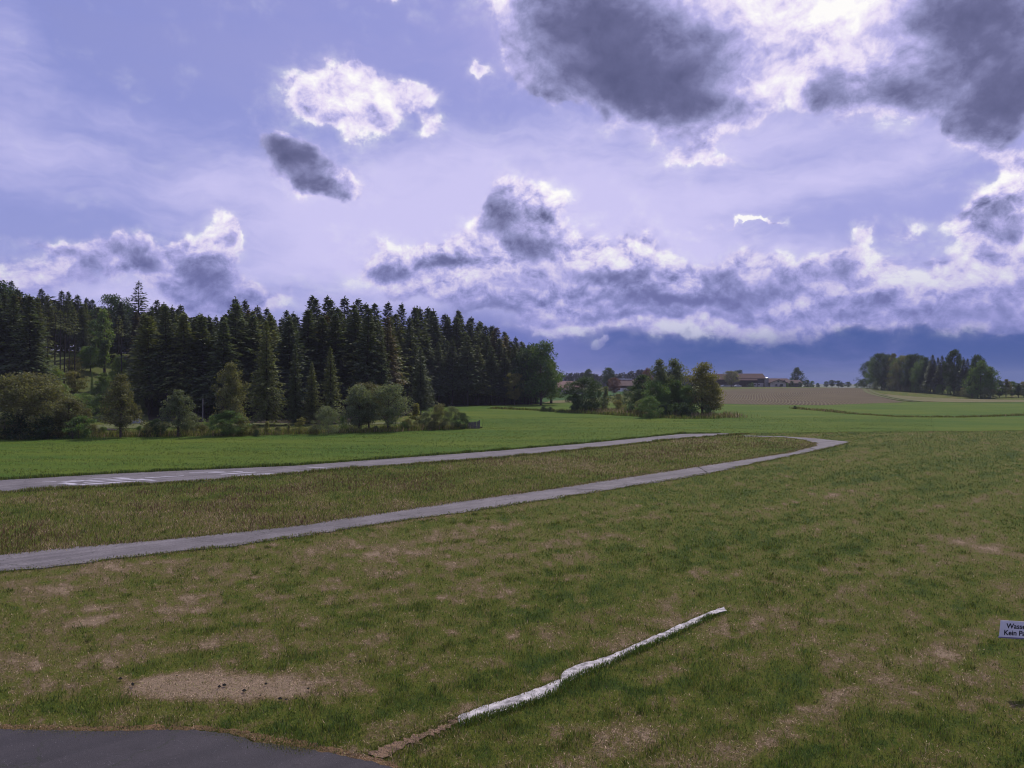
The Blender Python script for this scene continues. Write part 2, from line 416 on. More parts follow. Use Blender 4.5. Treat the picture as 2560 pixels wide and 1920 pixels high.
M_pale = field_mat('pale_path', (.15, .15, .075, 1), (.10, .125, .04, 1), (.09, .09, .045, 1), sx=.3, streak=(.2, .5, 1))

M_plough, g = material('ploughed_soil')
p = wpos(g); th = math.atan(780 / 1828)
sp = g.new('ShaderNodeSeparateXYZ', {0: p}); px_, py_, pz_ = sp.outputs
across = g.m('SUBTRACT', g.m('MULTIPLY', px_, math.cos(th)), g.m('MULTIPLY', py_, math.sin(th)))
along = g.m('ADD', g.m('MULTIPLY', px_, math.sin(th)), g.m('MULTIPLY', py_, math.cos(th)))
bend = g.m('MULTIPLY', g.m('SINE', g.m('MULTIPLY', along, .022)), 4.0)
wv = g.m('SINE', g.m('MULTIPLY', g.m('ADD', across, bend), 2 * math.pi / .95))
nb = g.noise(p, .06, 4, .6); nf = g.noise(p, 2.0, 4, .7)
soil = g.mix(g.ramp(nb, .35, .65), (.066, .047, .026, 1), (.096, .072, .038, 1))
col = g.mix(g.m('MULTIPLY', g.ramp(wv, -.1, .8), g.ramp(nf, .3, .55, .15, .75)), soil, (.165, .145, .080, 1))
finish(g, col, .95, g.m('ADD', wv, nf), .5, .1, spec=.1)

def asphalt(name, c0, c1, grain, speck):
    m_, g = material(name); p = wpos(g)
    n = g.noise(p, .6, 5, .6); f = g.noise(p, grain, 3, .7)
    th2 = math.atan2(.787, .616)
    along = g.noise(g.new('ShaderNodeVectorRotate', {'Vector': p, 'Angle': -math.atan2(.616, .787)}, rotation_type='Z_AXIS').outputs[0], 1.0, 1) 
    rot = g.new('ShaderNodeVectorRotate', {'Vector': p, 'Angle': -math.atan2(.616, .787)}, rotation_type='Z_AXIS').outputs[0]
    st = g.noise(g.v('MULTIPLY', rot, (.06, 2.2, 1)), 1.0, 5, .6)
    col = g.mix(g.ramp(g.m('ADD', g.m('MULTIPLY', n, .45), g.m('MULTIPLY', st, .55)), .36, .64), c0, c1)
    dk = g.noise(p, 1.7, 6, .75)
    col = g.mix(g.ramp(dk, .56, .74, 0, .6), col, tuple(v * .55 for v in c0[:3]) + (1,))
    ck = g.new('ShaderNodeTexVoronoi', {'Vector': g.v('ADD', p, g.vs(g.noise(p, 1.1, 4, .7, color=True), 1.6)), 'Scale': .28}, feature='DISTANCE_TO_EDGE').outputs['Distance']
    col = g.mix(g.ramp(ck, .010, .002, 0, .7), col, (.03, .035, .02, 1))
    vo = g.new('ShaderNodeTexVoronoi', {'Vector': p, 'Scale': 55.0}, feature='F1').outputs['Distance']
    col = g.mix(g.ramp(f, .35, .7, .0, .5), col, tuple(v * .45 for v in c0[:3]) + (1,))
    col = g.mix(g.ramp(vo, .16, .05, 0, speck), col, (.34, .32, .33, 1))
    finish(g, col, .85, g.m('ADD', f, vo), .5, .01, spec=.3)
    return m_
M_runway = asphalt('runway_asphalt', (.118, .106, .108, 1), (.222, .200, .204, 1), 12, .15)
M_apron = asphalt('apron_asphalt', (.040, .036, .040, 1), (.060, .053, .058, 1), 40, .7)
M_paint = plain('worn_white_paint', (.44, .42, .46), .7, .28, 1.5)
M_slab = plain('white_limed_strip', (.40, .375, .365), .9, .55, 5, bump=False)
M_edge = field_mat('dead_grass_edge', (.20, .125, .065, 1), (.14, .09, .045, 1), (.08, .055, .03, 1), sx=2, streak=(3, 3, 1), bs=1)
M_bare = field_mat('bare_soil', (.26, .17, .11, 1), (.16, .11, .07, 1), (.10, .07, .04, 1), sx=1.5, streak=(5, 5, 1), bs=1)

# ------------------------------------------------------------------ outlines seen in the photograph, turned into places on the land
TAXI = [W(*q) for q in [(-320, 1466), (0, 1430), (579, 1365), (984, 1305), (1240, 1268.5), (1514, 1226), (1777, 1183), (1956, 1144), (2045, 1126.5), (2123, 1107),
        (2118, 1104), (2075, 1100), (2016, 1094.5), (1956, 1091), (1860, 1089), (1862, 1091), (1956, 1093), (2016, 1100), (2034, 1107), (2034, 1115), (1968, 1132.5), (1753, 1165), (1389, 1221), (1240, 1241), (752, 1313), (521, 1338), (0, 1386), (-320, 1416)]]
RUNWAY = [W(*q) for q in [(-320, 1250), (0, 1231), (521, 1203), (868, 1173), (1240, 1146), (1529, 1117), (1674, 1100), (1750, 1094), (1842, 1087), (1871, 1084.5), (1800, 1083.5), (1703, 1084.5), (1454, 1109), (1240, 1127), (735, 1164), (300, 1183), (0, 1200), (-320, 1217)]]
APRON = [W(*q) for q in [(-260, 1828), (-120, 1823), (0, 1824), (120, 1827), (260, 1830), (380, 1826), (492, 1826), (560, 1832), (608, 1843), (637, 1857), (690, 1864), (752, 1871), (840, 1889), (926, 1906), (978, 1921), (1130, 1990), (1200, 2150), (-500, 2150)]]
STRIP_C = [(a_, b_, c_ * .84) for a_, b_, c_ in [(1143, 1804, 26), (1210, 1779, 30), (1280, 1757, 32), (1350, 1733, 34), (1402, 1712, 30), (1412, 1693, 30), (1440, 1677, 28), (1500, 1657, 24), (1560, 1632, 20), (1605, 1612, 20), (1640, 1596, 18), (1685, 1576, 17), (1740, 1551, 16), (1775, 1534, 15), (1812, 1523, 12)]]
_u = [W(x, y - h * .5) for x, y, h in STRIP_C]; _l = [W(x + 6, y + h * .5) for x, y, h in STRIP_C]
STRIP = _l + _u[::-1]
BARE_LINE = [W(*q) for q in [(915, 1885), (1000, 1848), (1100, 1812), (1140, 1792), (1158, 1806), (1110, 1832), (1040, 1862), (960, 1893)]]
MEADOW = [W(*q) for q in [(-500, 1226), (0, 1199), (300, 1182), (735, 1163), (1240, 1126), (1454, 1108), (1703, 1083.5), (1871, 1083), (2100, 1081), (2300, 1079), (2560, 1077), (2950, 1074),
        (2950, 1006), (2560, 1004.5), (2300, 1005), (2050, 1012.5), (1870, 1010.5), (1795, 1008.5), (1700, 1006), (1600, 1010), (1480, 1006), (1360, 1008), (1200, 1010), (1060, 1016), (1040, 1030), (1120, 1052), (1196, 1070), (1100, 1074), (640, 1090), (0, 1098), (-500, 1106)]]
MEADOW = [v if v.y < 380 else v for v in MEADOW]

# turf condition over the lawn: 0 lush .. 1 bare straw
def blob(x, y, px, py, rx, ry):
    c = W(px, py); a = abs(W(px + rx, py).x - c.x); b = abs(W(px, py - ry).y - c.y)
    return np.exp(-((x - c.x) / a) ** 2 - ((y - c.y) / b) ** 2)
PATCH = [(600, 1716, 190, 32, .95), (440, 1700, 150, 20, .5), (740, 1725, 120, 24, .5), (280, 1530, 150, 30, .3), (870, 1600, 130, 26, .38), (1085, 1640, 70, 24, .35), (1500, 1600, 120, 30, .22), (1900, 1560, 160, 26, .32),
         (1320, 1585, 80, 26, .3), (2140, 1680, 130, 40, .3), (2440, 1660, 110, 60, .38), (2500, 1380, 90, 30, .35), (2050, 1230, 90, 18, .3), (1450, 1345, 160, 16, .28), (560, 1420, 500, 22, .22), (60, 1465, 140, 16, .3),
         (1620, 1850, 130, 34, .3), (2260, 1740, 90, 26, .28), (1180, 1480, 240, 26, .25), (1000, 1380, 300, 18, .3), (1300, 1260, 250, 10, .12), (1830, 1430, 200, 14, .2), (2250, 1330, 130, 14, .25),
         (1750, 1690, 330, 60, -.30), (1500, 1720, 120, 50, -.25), (1350, 1660, 60, 20, -.35), (250, 1770, 420, 24, -.35), (700, 1820, 150, 22, -.3), (1300, 1850, 300, 50, -.2), (1000, 1760, 120, 30, -.2),
         (1900, 1350, 260, 30, -.15), (2200, 1200, 220, 26, -.15), (2400, 1500, 120, 40, -.2), (1250, 1720, 60, 18, -.3), (2450, 1850, 160, 60, -.15), (800, 1560, 160, 26, -.22), (400, 1570, 130, 24, -.2), (1900, 1230, 500, 30, -.06)]
def dryness(x, y):
    a = math.atan2(.616, .787); ca, sa = math.cos(a), math.sin(a)
    u = x * ca + y * sa; v = -x * sa + y * ca
    f = .435 + .50 * (fbm(u * .05, v * .50, 3, 5, .62) - .5) + .62 * (fbm(u * .35, v * 1.7, 11, 4, .68) - .5) + 1.05 * (fbm(x * 2.6, y * 2.6, 23, 4, .72) - .5)
    f = f - .08 * ss((y - 30) / 40) + .10 * ss((6 - x) / 16) * ss((60 - y) / 30)
    br = .35 + 1.3 * ss((fbm(u * .7, v * 1.3, 77, 4, .65) - .30) / .35)
    for px, py, rx, ry, k in PATCH: f = f + k * (.8 if k > .6 else .75 if k in (.5, .4) else .62 * br) * blob(x, y, px, py, rx, ry)
    return np.clip(f, 0, 1)
def infield(x, y):
    f = .48 + .7 * (fbm(x * .12, y * .12, 41, 4, .6) - .5) + .7 * (fbm(x * .9, y * .9, 47, 3, .6) - .5)
    return np.clip(f, .05, .66)

# ------------------------------------------------------------------ ground sheet
def build_ground():
    ang = np.concatenate([np.linspace(-180, -48, 34)[:-1], np.linspace(-48, 48, 460), np.linspace(48, 180, 34)[1:-1]])
    ang = np.radians(ang); rr = 3.0 * (7000 / 3.0) ** (np.linspace(0, 1, 360))
    A, RR = np.meshgrid(ang, rr)
    x = RR * np.sin(A); y = RR * np.cos(A)
    z = T(x, y)
    rel = -0.05 * fbm(x * .5, y * .5, 2, 4, .6) * np.clip(1 - RR / 120, 0, 1) - .012 * vnoise(x * 7, y * 7, 9) * np.clip(1 - RR / 40, 0, 1)
    z = z + rel
    na, nr = len(ang), len(rr)
    v = np.stack([x.ravel(), y.ravel(), z.ravel()], 1)
    i, j = np.meshgrid(np.arange(na), np.arange(nr - 1)); i = i.ravel(); j = j.ravel(); i2 = (i + 1) % na
    f = np.stack([j * na + i, j * na + i2, (j + 1) * na + i2, (j + 1) * na + i], 1)[:, ::-1]
    d = dryness(x.ravel(), y.ravel())
    inf = inside(v[:, 0], v[:, 1], INFIELD); d[inf] = infield(v[inf, 0], v[inf, 1])
    me = mesh_np('ground', v, f, {'dry': d}, smooth=True, mat=M_lawn)
    link('ground', me, kind='structure')
    # ground right under the camera mast
    n = na; vv = np.vstack([[[0, 0, -.02]], v[:n]]); k = np.arange(n)
    ff = np.stack([np.zeros(n, int), 1 + k, 1 + (k + 1) % n], 1)[:, ::-1]
    link('ground_underfoot', mesh_np('ground_underfoot', vv, ff, {'dry': np.full(n + 1, .4)}, mat=M_lawn), kind='structure')
INFIELD = [TAXI[i] for i in range(len(TAXI) - 1, 14, -1)] 
INFIELD = [Vector(v) for v in INFIELD] + [W(1842, 1088), W(1674, 1101), W(1529, 1118), W(1240, 1147), W(868, 1174), W(521, 1204), W(0, 1232), W(-320, 1252)]
build_ground()

xy = lambda L: [(v.x, v.y) for v in L]
drape('meadow', xy(MEADOW), 5.0, .03, M_meadow, seg=3.0, jag=.12)
drape('runway', xy(RUNWAY), 3.0, .012, M_runway, seg=.35, jag=.22, skirt=.08)
drape('taxiway', xy(TAXI), 2.0, .010, M_runway, seg=.25, jag=.20, skirt=.08)
drape('apron', xy(APRON), 1.0, .008, M_apron, seg=.08, jag=.05, skirt=.08)
drape('bare_earth_line', xy(BARE_LINE), .3, .006, M_bare, seg=.06, jag=.14)
_e = [W(*q) for q in [(-260, 1813), (-120, 1810), (0, 1812), (120, 1814), (260, 1818), (380, 1812), (492, 1814), (560, 1818), (620, 1826), (700, 1846), (760, 1852), (850, 1874), (935, 1893), (990, 1908), (1150, 1985), (1130, 1995), (978, 1925), (926, 1912), (840, 1894), (752, 1876), (690, 1868), (637, 1862), (608, 1848), (560, 1836), (492, 1830), (380, 1830), (260, 1834), (120, 1831), (0, 1828), (-260, 1832)]]
drape('dead_grass_edge', xy(_e), .3, .004, M_edge, seg=.08, jag=.08)
_st = drape('white_strip', xy(STRIP), .2, .010, M_slab, kind=None, seg=.12, jag=.055, skirt=.06)
_st['label'] = 'long narrow white limed strip laid in the lawn, pointing away from the tarmac corner'; _st['category'] = 'marker strip'
drape('ploughed_field', xy([W(*q) for q in [(1690, 1008), (1795, 1009.5), (1870, 1011.5), (2050, 1013.5), (2150, 1010), (2262, 1006), (2215, 996), (2178, 982), (2164, 972), (2120, 969.5), (2000, 970.5), (1900, 972), (1795, 975), (1690, 979)]]), 5, .06, M_plough, seg=4)
drape('stubble_field', xy([W(*q) for q in [(2205, 985.5), (2300, 993), (2420, 998), (2560, 1000.5), (2900, 1003), (2900, 1007), (2560, 1006), (2400, 1006.5), (2290, 1003.5), (2240, 995)]]), 5, .09, M_stubble, seg=4)
drape('far_green_field', xy([W(*q) for q in [(1340, 984), (1560, 978), (1560, 986), (1440, 1000), (1370, 1006), (1340, 1007)]]), 6, .08, M_far, seg=5)
drape('far_bare_patch', xy([W(*q) for q in [(1358, 1008), (1380, 1002.5), (1450, 999), (1450, 1004), (1400, 1008)]]), 4, .10, M_stubble, seg=4)
drape('forest_floor', xy([W(0, 1040), W(380, 1050), W(1000, 1046), W(1060, 1014), W(1345, 1009), Vector((30, 330, 0)), Vector((-240, 330, 0)), Vector((-150, 112, 0)), W(-260, 1052)]), 5, .04, M_forestfloor, seg=4)
drape('needle_litter', xy([W(372, 1052), W(640, 1058), W(840, 1060), W(1000, 1044), W(1062, 1017), W(1345, 1010.5), Vector((28, 320, 0)), Vector((-150, 320, 0)), Vector((-96, 190, 0)), Vector((-70, 140, 0))]), 5, .075, M_litter, seg=4)
drape('garden_path', xy([W(*q) for q in [(60, 1066), (250, 1062), (420, 1060), (620, 1059), (900, 1058), (1000, 1056), (1000, 1060), (900, 1062.5), (620, 1065), (420, 1069), (250, 1072), (60, 1078)]]), 2, .05, M_pale, seg=1.5, jag=.8)

# twin wheel ruts of the farm track beside the ploughed field
def ribbon(name, pts, width, off, mat, parent=None, kind=None, jag=0.0):
    L = []; Rr = []
    for i, p in enumerate(pts):
        a = pts[max(0, i - 1)]; b = pts[min(len(pts) - 1, i + 1)]
        d = Vector((b[0] - a[0], b[1] - a[1])).normalized(); n = Vector((-d.y, d.x)) * width / 2
        L.append((p[0] + n.x, p[1] + n.y)); Rr.append((p[0] - n.x, p[1] - n.y))
    return drape(name, L + Rr[::-1], max(.5, width), off, mat, kind=kind, parent=parent, seg=max(.3, width), jag=jag)
_tp = [W(*q) for q in [(2166, 972), (2169, 976), (2176, 981), (2190, 986.5), (2208, 991), (2232, 996), (2262, 1001), (2300, 1005)]]
for s_ in (-1.3, 1.3):
    pts = []
    for i, p in enumerate(_tp):
        a = _tp[max(0, i - 1)]; b = _tp[min(len(_tp) - 1, i + 1)]; d = Vector((b.x - a.x, b.y - a.y)).normalized()
        pts.append((p.x - d.y * s_, p.y + d.x * s_))
    ribbon('dirt_track', pts, 1.5, .14, M_pale, kind='structure')

# painted figures and stripes on the runway, worn
def mark(px, off=.0165):
    drape('runway_marking', xy([W(*q) for q in px]), .5, off, M_paint, kind='structure', seg=.18, jag=.05)
for poly in [
    [(143, 1208.8), (165, 1206.8), (205, 1211.2), (182, 1213.2)],
    [(190, 1211.6), (345, 1202.2), (356, 1203.4), (205, 1212.8)],
    [(331, 1198.6), (355, 1197.6), (398, 1201.6), (377, 1202.8)],
    [(205, 1206.2), (333, 1198.8), (340, 1199.6), (212, 1207.2)],
    [(150, 1205.0), (318, 1197.0), (326, 1197.8), (160, 1206.0)],
    [(167, 1201.4), (204, 1200.8), (212, 1201.8), (178, 1202.4)],
    [(275, 1195.0), (303, 1194.4), (336, 1196.6), (302, 1197.4)],
    [(215, 1198.4), (272, 1195.6), (280, 1196.2), (222, 1199.2)],
    [(105, 1204.6), (141, 1204.2), (141, 1205.0), (105, 1205.4)],
    [(362, 1195.0), (460, 1189.6), (460, 1190.3), (362, 1195.8)],
    [(549, 1185.6), (637, 1180.2), (641, 1181.0), (555, 1186.6)],
    [(593, 1188.6), (681, 1183.0), (686, 1183.8), (600, 1189.6)],
    [(616, 1189.8), (704, 1183.6), (709, 1184.6), (624, 1190.8)],
    [(518, 1182.4), (606, 1178.8), (608, 1179.5), (520, 1183.2)],
    [(472, 1182.4), (560, 1178.4), (562, 1179.0), (474, 1183.2)],
    [(764, 1168.4), (868, 1173.6), (872, 1172.8), (770, 1167.8)]]:
    mark(poly)
M_crack = plain('crack', (.02, .02, .015), .95)
for a_, b_ in [((1385, 1222), (1512, 1226)), ((2014, 1118), (2040, 1124)), ((1745, 1167), (1768, 1182))]:
    pa, pb = W(*a_), W(*b_)
    ribbon('joint_crack', [pa.lerp(pb, t) for t in (0, .25, .5, .75, 1)], .10, .0165, M_crack, kind='structure', jag=.06)

# ------------------------------------------------------------------ grass
def kites(base, along, side, length, width, tipfrac=.45):
    """n kite shaped blades: base point, unit growth vector, unit side vector"""
    n = len(base)
    L = length[:, None]; Wd = width[:, None]
    a = base; b = base + along * L * tipfrac + side * Wd * .5; c = base + along * L; d = base + along * L * tipfrac - side * Wd * .5
    v = np.stack([a, b, c, d], 1).reshape(-1, 3)
    f = np.arange(4 * n).reshape(n, 4)
    return v, f
def blades(name, x, y, h, w, dry, rng, lean=.5, label=None, mat=None, z0=-.02):
    n = len(x)
    th = rng.random(n) * 2 * np.pi; ln = rng.random(n) * lean
    al = np.stack([np.cos(th) * ln, np.sin(th) * ln, np.ones(n)], 1); al /= np.linalg.norm(al, axis=1)[:, None]
    ph = rng.random(n) * 2 * np.pi
    sd = np.stack([np.cos(ph), np.sin(ph), np.zeros(n)], 1)
    base = np.stack([x, y, T(x, y) + z0], 1)
    v, f = kites(base, al, sd, h, w)
    at_ = {'dry': np.repeat(dry, 4), 'rnd': np.repeat(rng.random(n), 4)}
    return link(name, mesh_np(name, v, f, at_, mat=mat or M_blade), kind='stuff', label=label, cat='grass')
def fan(rng, n, d0, d1, a0=-39, a1=39, power=1.0):
    d = d0 * (d1 / d0) ** (rng.random(n) ** power)      # log spread: denser near by
    a = np.radians(a0 + (a1 - a0) * rng.random(n))
    return d * np.tan(a), d
def clear_of(x, y, polys):
    m_ = np.ones(len(x), bool)
    for p_ in polys: m_ &= ~inside(x, y, xy(p_))
    return m_
def build_grass():
    rng = np.random.default_rng(5)
    # mown lawn in front
    x, y = fan(rng, 740000, 9.5, 105)
    m_ = clear_of(x, y, [TAXI, APRON, INFIELD, MEADOW, RUNWAY]) & (clear_of(x, y, [STRIP]) | (rng.random(len(x)) < .16)) & (clear_of(x, y, [BARE_LINE]) | (rng.random(len(x)) < .10)); x, y = x[m_], y[m_]
    d = dryness(x, y)
    keep = rng.random(len(x)) < np.clip(1.30 - d * 1.35, .10, 1); x, y, d = x[keep], y[keep], d[keep]
    tuft = ss((fbm(x * 2.2, y * 2.2, 71, 3) - .52) / .2)
    h = (.028 + .035 * rng.random(len(x)) + .075 * tuft * rng.random(len(x))) * (1.15 - .5 * d) * (1 + y / 75)
    w = .006 + .00042 * y
    dd = np.clip(d * .95 + .20 * (rng.random(len(x)) - .5) - .07 + .35 * (rng.random(len(x)) < .10), 0, 1)
    blades('lawn_grass', x, y, h, w * (.7 + .8 * rng.random(len(x))), dd, rng, 1.1, 'short mown patchy lawn grass in the foreground')
    # straw thatch lying flat on the dry patches
    x, y = fan(rng, 230000, 9.5, 38)
    m_ = clear_of(x, y, [TAXI, APRON, STRIP, INFIELD]); x, y = x[m_], y[m_]
    d = dryness(x, y); keep = rng.random(len(x)) < np.clip((d - .42) * 1.8, 0, 1); x, y, d = x[keep], y[keep], d[keep]
    blades('dry_thatch', x, y, .03 + .06 * rng.random(len(x)), .006 + .0004 * y, np.clip(.62 + .4 * rng.random(len(x)), 0, 1), rng, 6.0, 'pale dry straw lying on the lawn', z0=.004)
    # long grass between runway and taxiway
    x, y = fan(rng, 420000, 19, 100, -42, 28)
    m_ = inside(x, y, xy(INFIELD)) & clear_of(x, y, [TAXI, RUNWAY]); x, y = x[m_], y[m_]
    d = infield(x, y)
    h = (.07 + .11 * rng.random(len(x))) * (.6 + .9 * fbm(x * .5, y * .5, 33, 3))
    blades('meadow_grass', x, y, h, (.008 + .00045 * y) * (.6 + rng.random(len(x))), np.clip(d + .25 * (rng.random(len(x)) - .5), 0, 1), rng, 1.1, 'long unmown grass between runway and taxiway')
    # coarse sward of the meadow beyond the runway
    x, y = fan(rng, 230000, 46, 125, -44, 30)
    m_ = inside(x, y, xy(MEADOW)) & clear_of(x, y, [RUNWAY]); x, y = x[m_], y[m_]
    k = fbm(x * .25, y * 1.2, 55, 4, .7); keep = rng.random(len(x)) < np.clip((k - .35) * 3, .1, 1); x, y = x[keep], y[keep]
    blades('meadow_sward', x, y, (.07 + .10 * rng.random(len(x))), .02 + .00025 * y, np.clip(.16 + .22 * (rng.random(len(x)) - .3), 0, 1), rng, 1.6, 'fresh green sward of the meadow beyond the runway', z0=.02)
    # brownish red seed heads
    x, y = fan(rng, 90000, 21, 100, -42, 28)
    m_ = inside(x, y, xy(INFIELD)) & clear_of(x, y, [TAXI, RUNWAY]); x, y = x[m_], y[m_]
    k = ss((fbm(x * .16, y * .16, 91, 4, .6) - .5) / .14); keep = rng.random(len(x)) < k; x, y = x[keep], y[keep]
    blades('sorrel_flowers', x, y, .13 + .12 * rng.random(len(x)), .010 + .0004 * y, np.zeros(len(x)), rng, .35, 'rust red sorrel seed heads in the long grass', mat=M_sorrel)
    # tall rim of grass along hard edges
    def rim(name, pts, n, h0, spread, label, dmean):
        P = np.array([(p.x, p.y) for p in pts]); seg = np.linalg.norm(np.diff(P, axis=0), axis=1)
        wgt = seg / (P[:-1, 1] + P[1:, 1]) ; wgt /= wgt.sum()
        k = rng.choice(len(seg), n, p=wgt); t = rng.random(n)
        q = P[k] * (1 - t)[:, None] + P[k + 1] * t[:, None]
        q = q + rng.normal(0, 1, (n, 2)) * spread[:, None] if np.ndim(spread) else q + rng.normal(0, spread, (n, 2))
        x, y = q[:, 0], q[:, 1]
        hh = h0 * (.4 + .8 * rng.random(n)) * (.35 + 1.3 * fbm(x * 1.1, y * 1.1, 61, 3))
        blades(name, x, y, hh, (.007 + .00045 * y) * (.6 + rng.random(n)), np.clip(dmean + .3 * (rng.random(n) - .5), 0, 1), rng, .5, label)
    rim('edge_grass', TAXI[0:10], 14000, .08, .16, 'grass overgrowing the near edge of the taxiway', .42)
    rim('edge_grass', TAXI[18:28], 16000, .12, .16, 'brownish grass overgrowing the far edge of the taxiway', .62)
    rim('edge_grass', RUNWAY[0:10], 20000, .20, .18, 'long grass along the near edge of the runway', .42)
    rim('edge_grass', RUNWAY[10:18], 20000, .22, .16, 'dark grass along the far edge of the runway', .12)
    rim('edge_grass', APRON[0:15], 22000, .035, .10, 'short grass creeping over the rim of the dark tarmac', .5)
    rim('edge_grass', _l, 10000, .075, .06, 'grass tufts leaning over the near side of the white strip', .08)
    rim('edge_grass', _u, 4500, .04, .05, 'dry grass along the far side of the white strip', .5)
    # lush tufts scattered in the lawn
    n = 900; cx, cy = fan(rng, n, 10, 34)
    m_ = clear_of(cx, cy, [TAXI, APRON, STRIP, BARE_LINE]) & (dryness(cx, cy) < .55); cx, cy = cx[m_], cy[m_]
    k = 55; r = np.repeat(.05 + .12 * rng.random(len(cx)), k)
    x = np.repeat(cx, k) + rng.normal(0, 1, len(r)) * r; y = np.repeat(cy, k) + rng.normal(0, 1, len(r)) * r
    m_ = clear_of(x, y, [STRIP]); 
    x, y = x[m_], y[m_]
    blades('grass_tufts', x, y, .05 + .10 * rng.random(len(x)), (.006 + .0004 * y), np.clip(.12 + .3 * rng.random(len(x)), 0, 1), rng, .9, 'dark green grass tufts standing out of the lawn')
    # ditch lines and rank growth out in the meadow
    def strip(pxs, n, h0, dm, label, spread=.5, name='ditch_growth'):
        rim(name, [W(*q) for q in pxs], n, h0, spread, label, dm)
    rim('edge_grass', BARE_LINE, 3500, .04, .08, 'thin grass fringing the bare earth line', .45)
    strip([(1985, 1022), (2060, 1028), (2110, 1033)], 2500, .5, .5, 'dark ragged growth along a ditch below the ploughed field')
    strip([(2110, 1034), (2250, 1043), (2400, 1044), (2560, 1039), (2700, 1036)], 4500, .4, .45, 'dark line of coarse grass crossing the meadow on the right')
    strip([(1230, 1022), (1330, 1026), (1430, 1032), (1560, 1040), (1690, 1047), (1800, 1047)], 7000, .55, .35, 'dark grassy bank line running to the copse')
    strip([(1480, 1030), (1600, 1037), (1720, 1042), (1830, 1044)], 9000, .9, .66, 'reddish brown dry stalks at the foot of the copse', 1.6, 'dry_stalks')
    strip([(0, 1092), (200, 1092), (400, 1090), (640, 1087), (850, 1082), (1000, 1078), (1100, 1073), (1170, 1070)], 22000, .62, .48, 'rank weeds and dead stalks under the garden hedge', .8, 'hedge_weeds')
    strip([(2100, 1080), (2300, 1078), (2560, 1077)], 2000, .07, .3, 'unmown seam between lawn and meadow', .25)
M_sorrel = plain('sorrel_red', (.16, .075, .050), .9, .35, 40, bump=False)
build_grass()

# ------------------------------------------------------------------ trees
def leaf_material(name, trans=.35):
    m_, g = material(name)
    oc = g.new('ShaderNodeObjectInfo')
    r = attr(g, 'rnd')
    c = g.new('ShaderNodeHueSaturation', {'Hue': g.ramp(r, 0, 1, .475, .52, False), 'Saturation': g.ramp(r, 0, 1, .8, 1.15, False), 'Value': g.ramp(g.m('FRACT', g.m('MULTIPLY', r, 7.3)), 0, 1, .6, 1.4, False), 'Fac': 1.0, 'Color': oc.outputs['Color']}).outputs[0]
    d = g.new('ShaderNodeBsdfPrincipled', {'Base Color': c, 'Roughness': .65, 'Specular IOR Level': .25})
    t_ = g.new('ShaderNodeBsdfTranslucent', {'Color': g.mix(1.0, c, (1.25, 1.15, .6, 1), 'MULTIPLY')})
    mx = g.new('ShaderNodeMixShader', {0: trans}); g.l.new(d.outputs[0], mx.inputs[1]); g.l.new(t_.outputs[0], mx.inputs[2])
    g.l.new(mx.outputs[0], g.new('ShaderNodeOutputMaterial').inputs[0])
    return m_
M_leaf = leaf_material('leaves', .38)
M_needle = leaf_material('needles', .30)
M_bark = plain('bark', (.085, .066, .052), .95, .35, 4)
M_barkdark = plain('bark_dark', (.045, .036, .030), .95, .35, 4)

def tubes(segs, sides=6):
    """segs: list of (p0, p1, r0, r1)"""
    V = []; Fc = []
    for p0, p1, r0, r1 in segs:
        p0 = np.array(p0, float); p1 = np.array(p1, float); d = p1 - p0; d /= max(1e-6, np.linalg.norm(d))
        u = np.cross(d, [0.3, 0.9, .1]); u /= max(1e-6, np.linalg.norm(u)); w = np.cross(d, u); b = len(V)
        for P, r in ((p0, r0), (p1, r1)):
            for k in range(sides):
                a = 2 * np.pi * k / sides; V.append(P + (u * np.cos(a) + w * np.sin(a)) * r)
        for k in range(sides):
            Fc.append((b + k, b + (k + 1) % sides, b + sides + (k + 1) % sides, b + sides + k))
    return np.array(V), np.array(Fc)
def unit(v): return v / np.maximum(1e-6, np.linalg.norm(v, axis=1))[:, None]

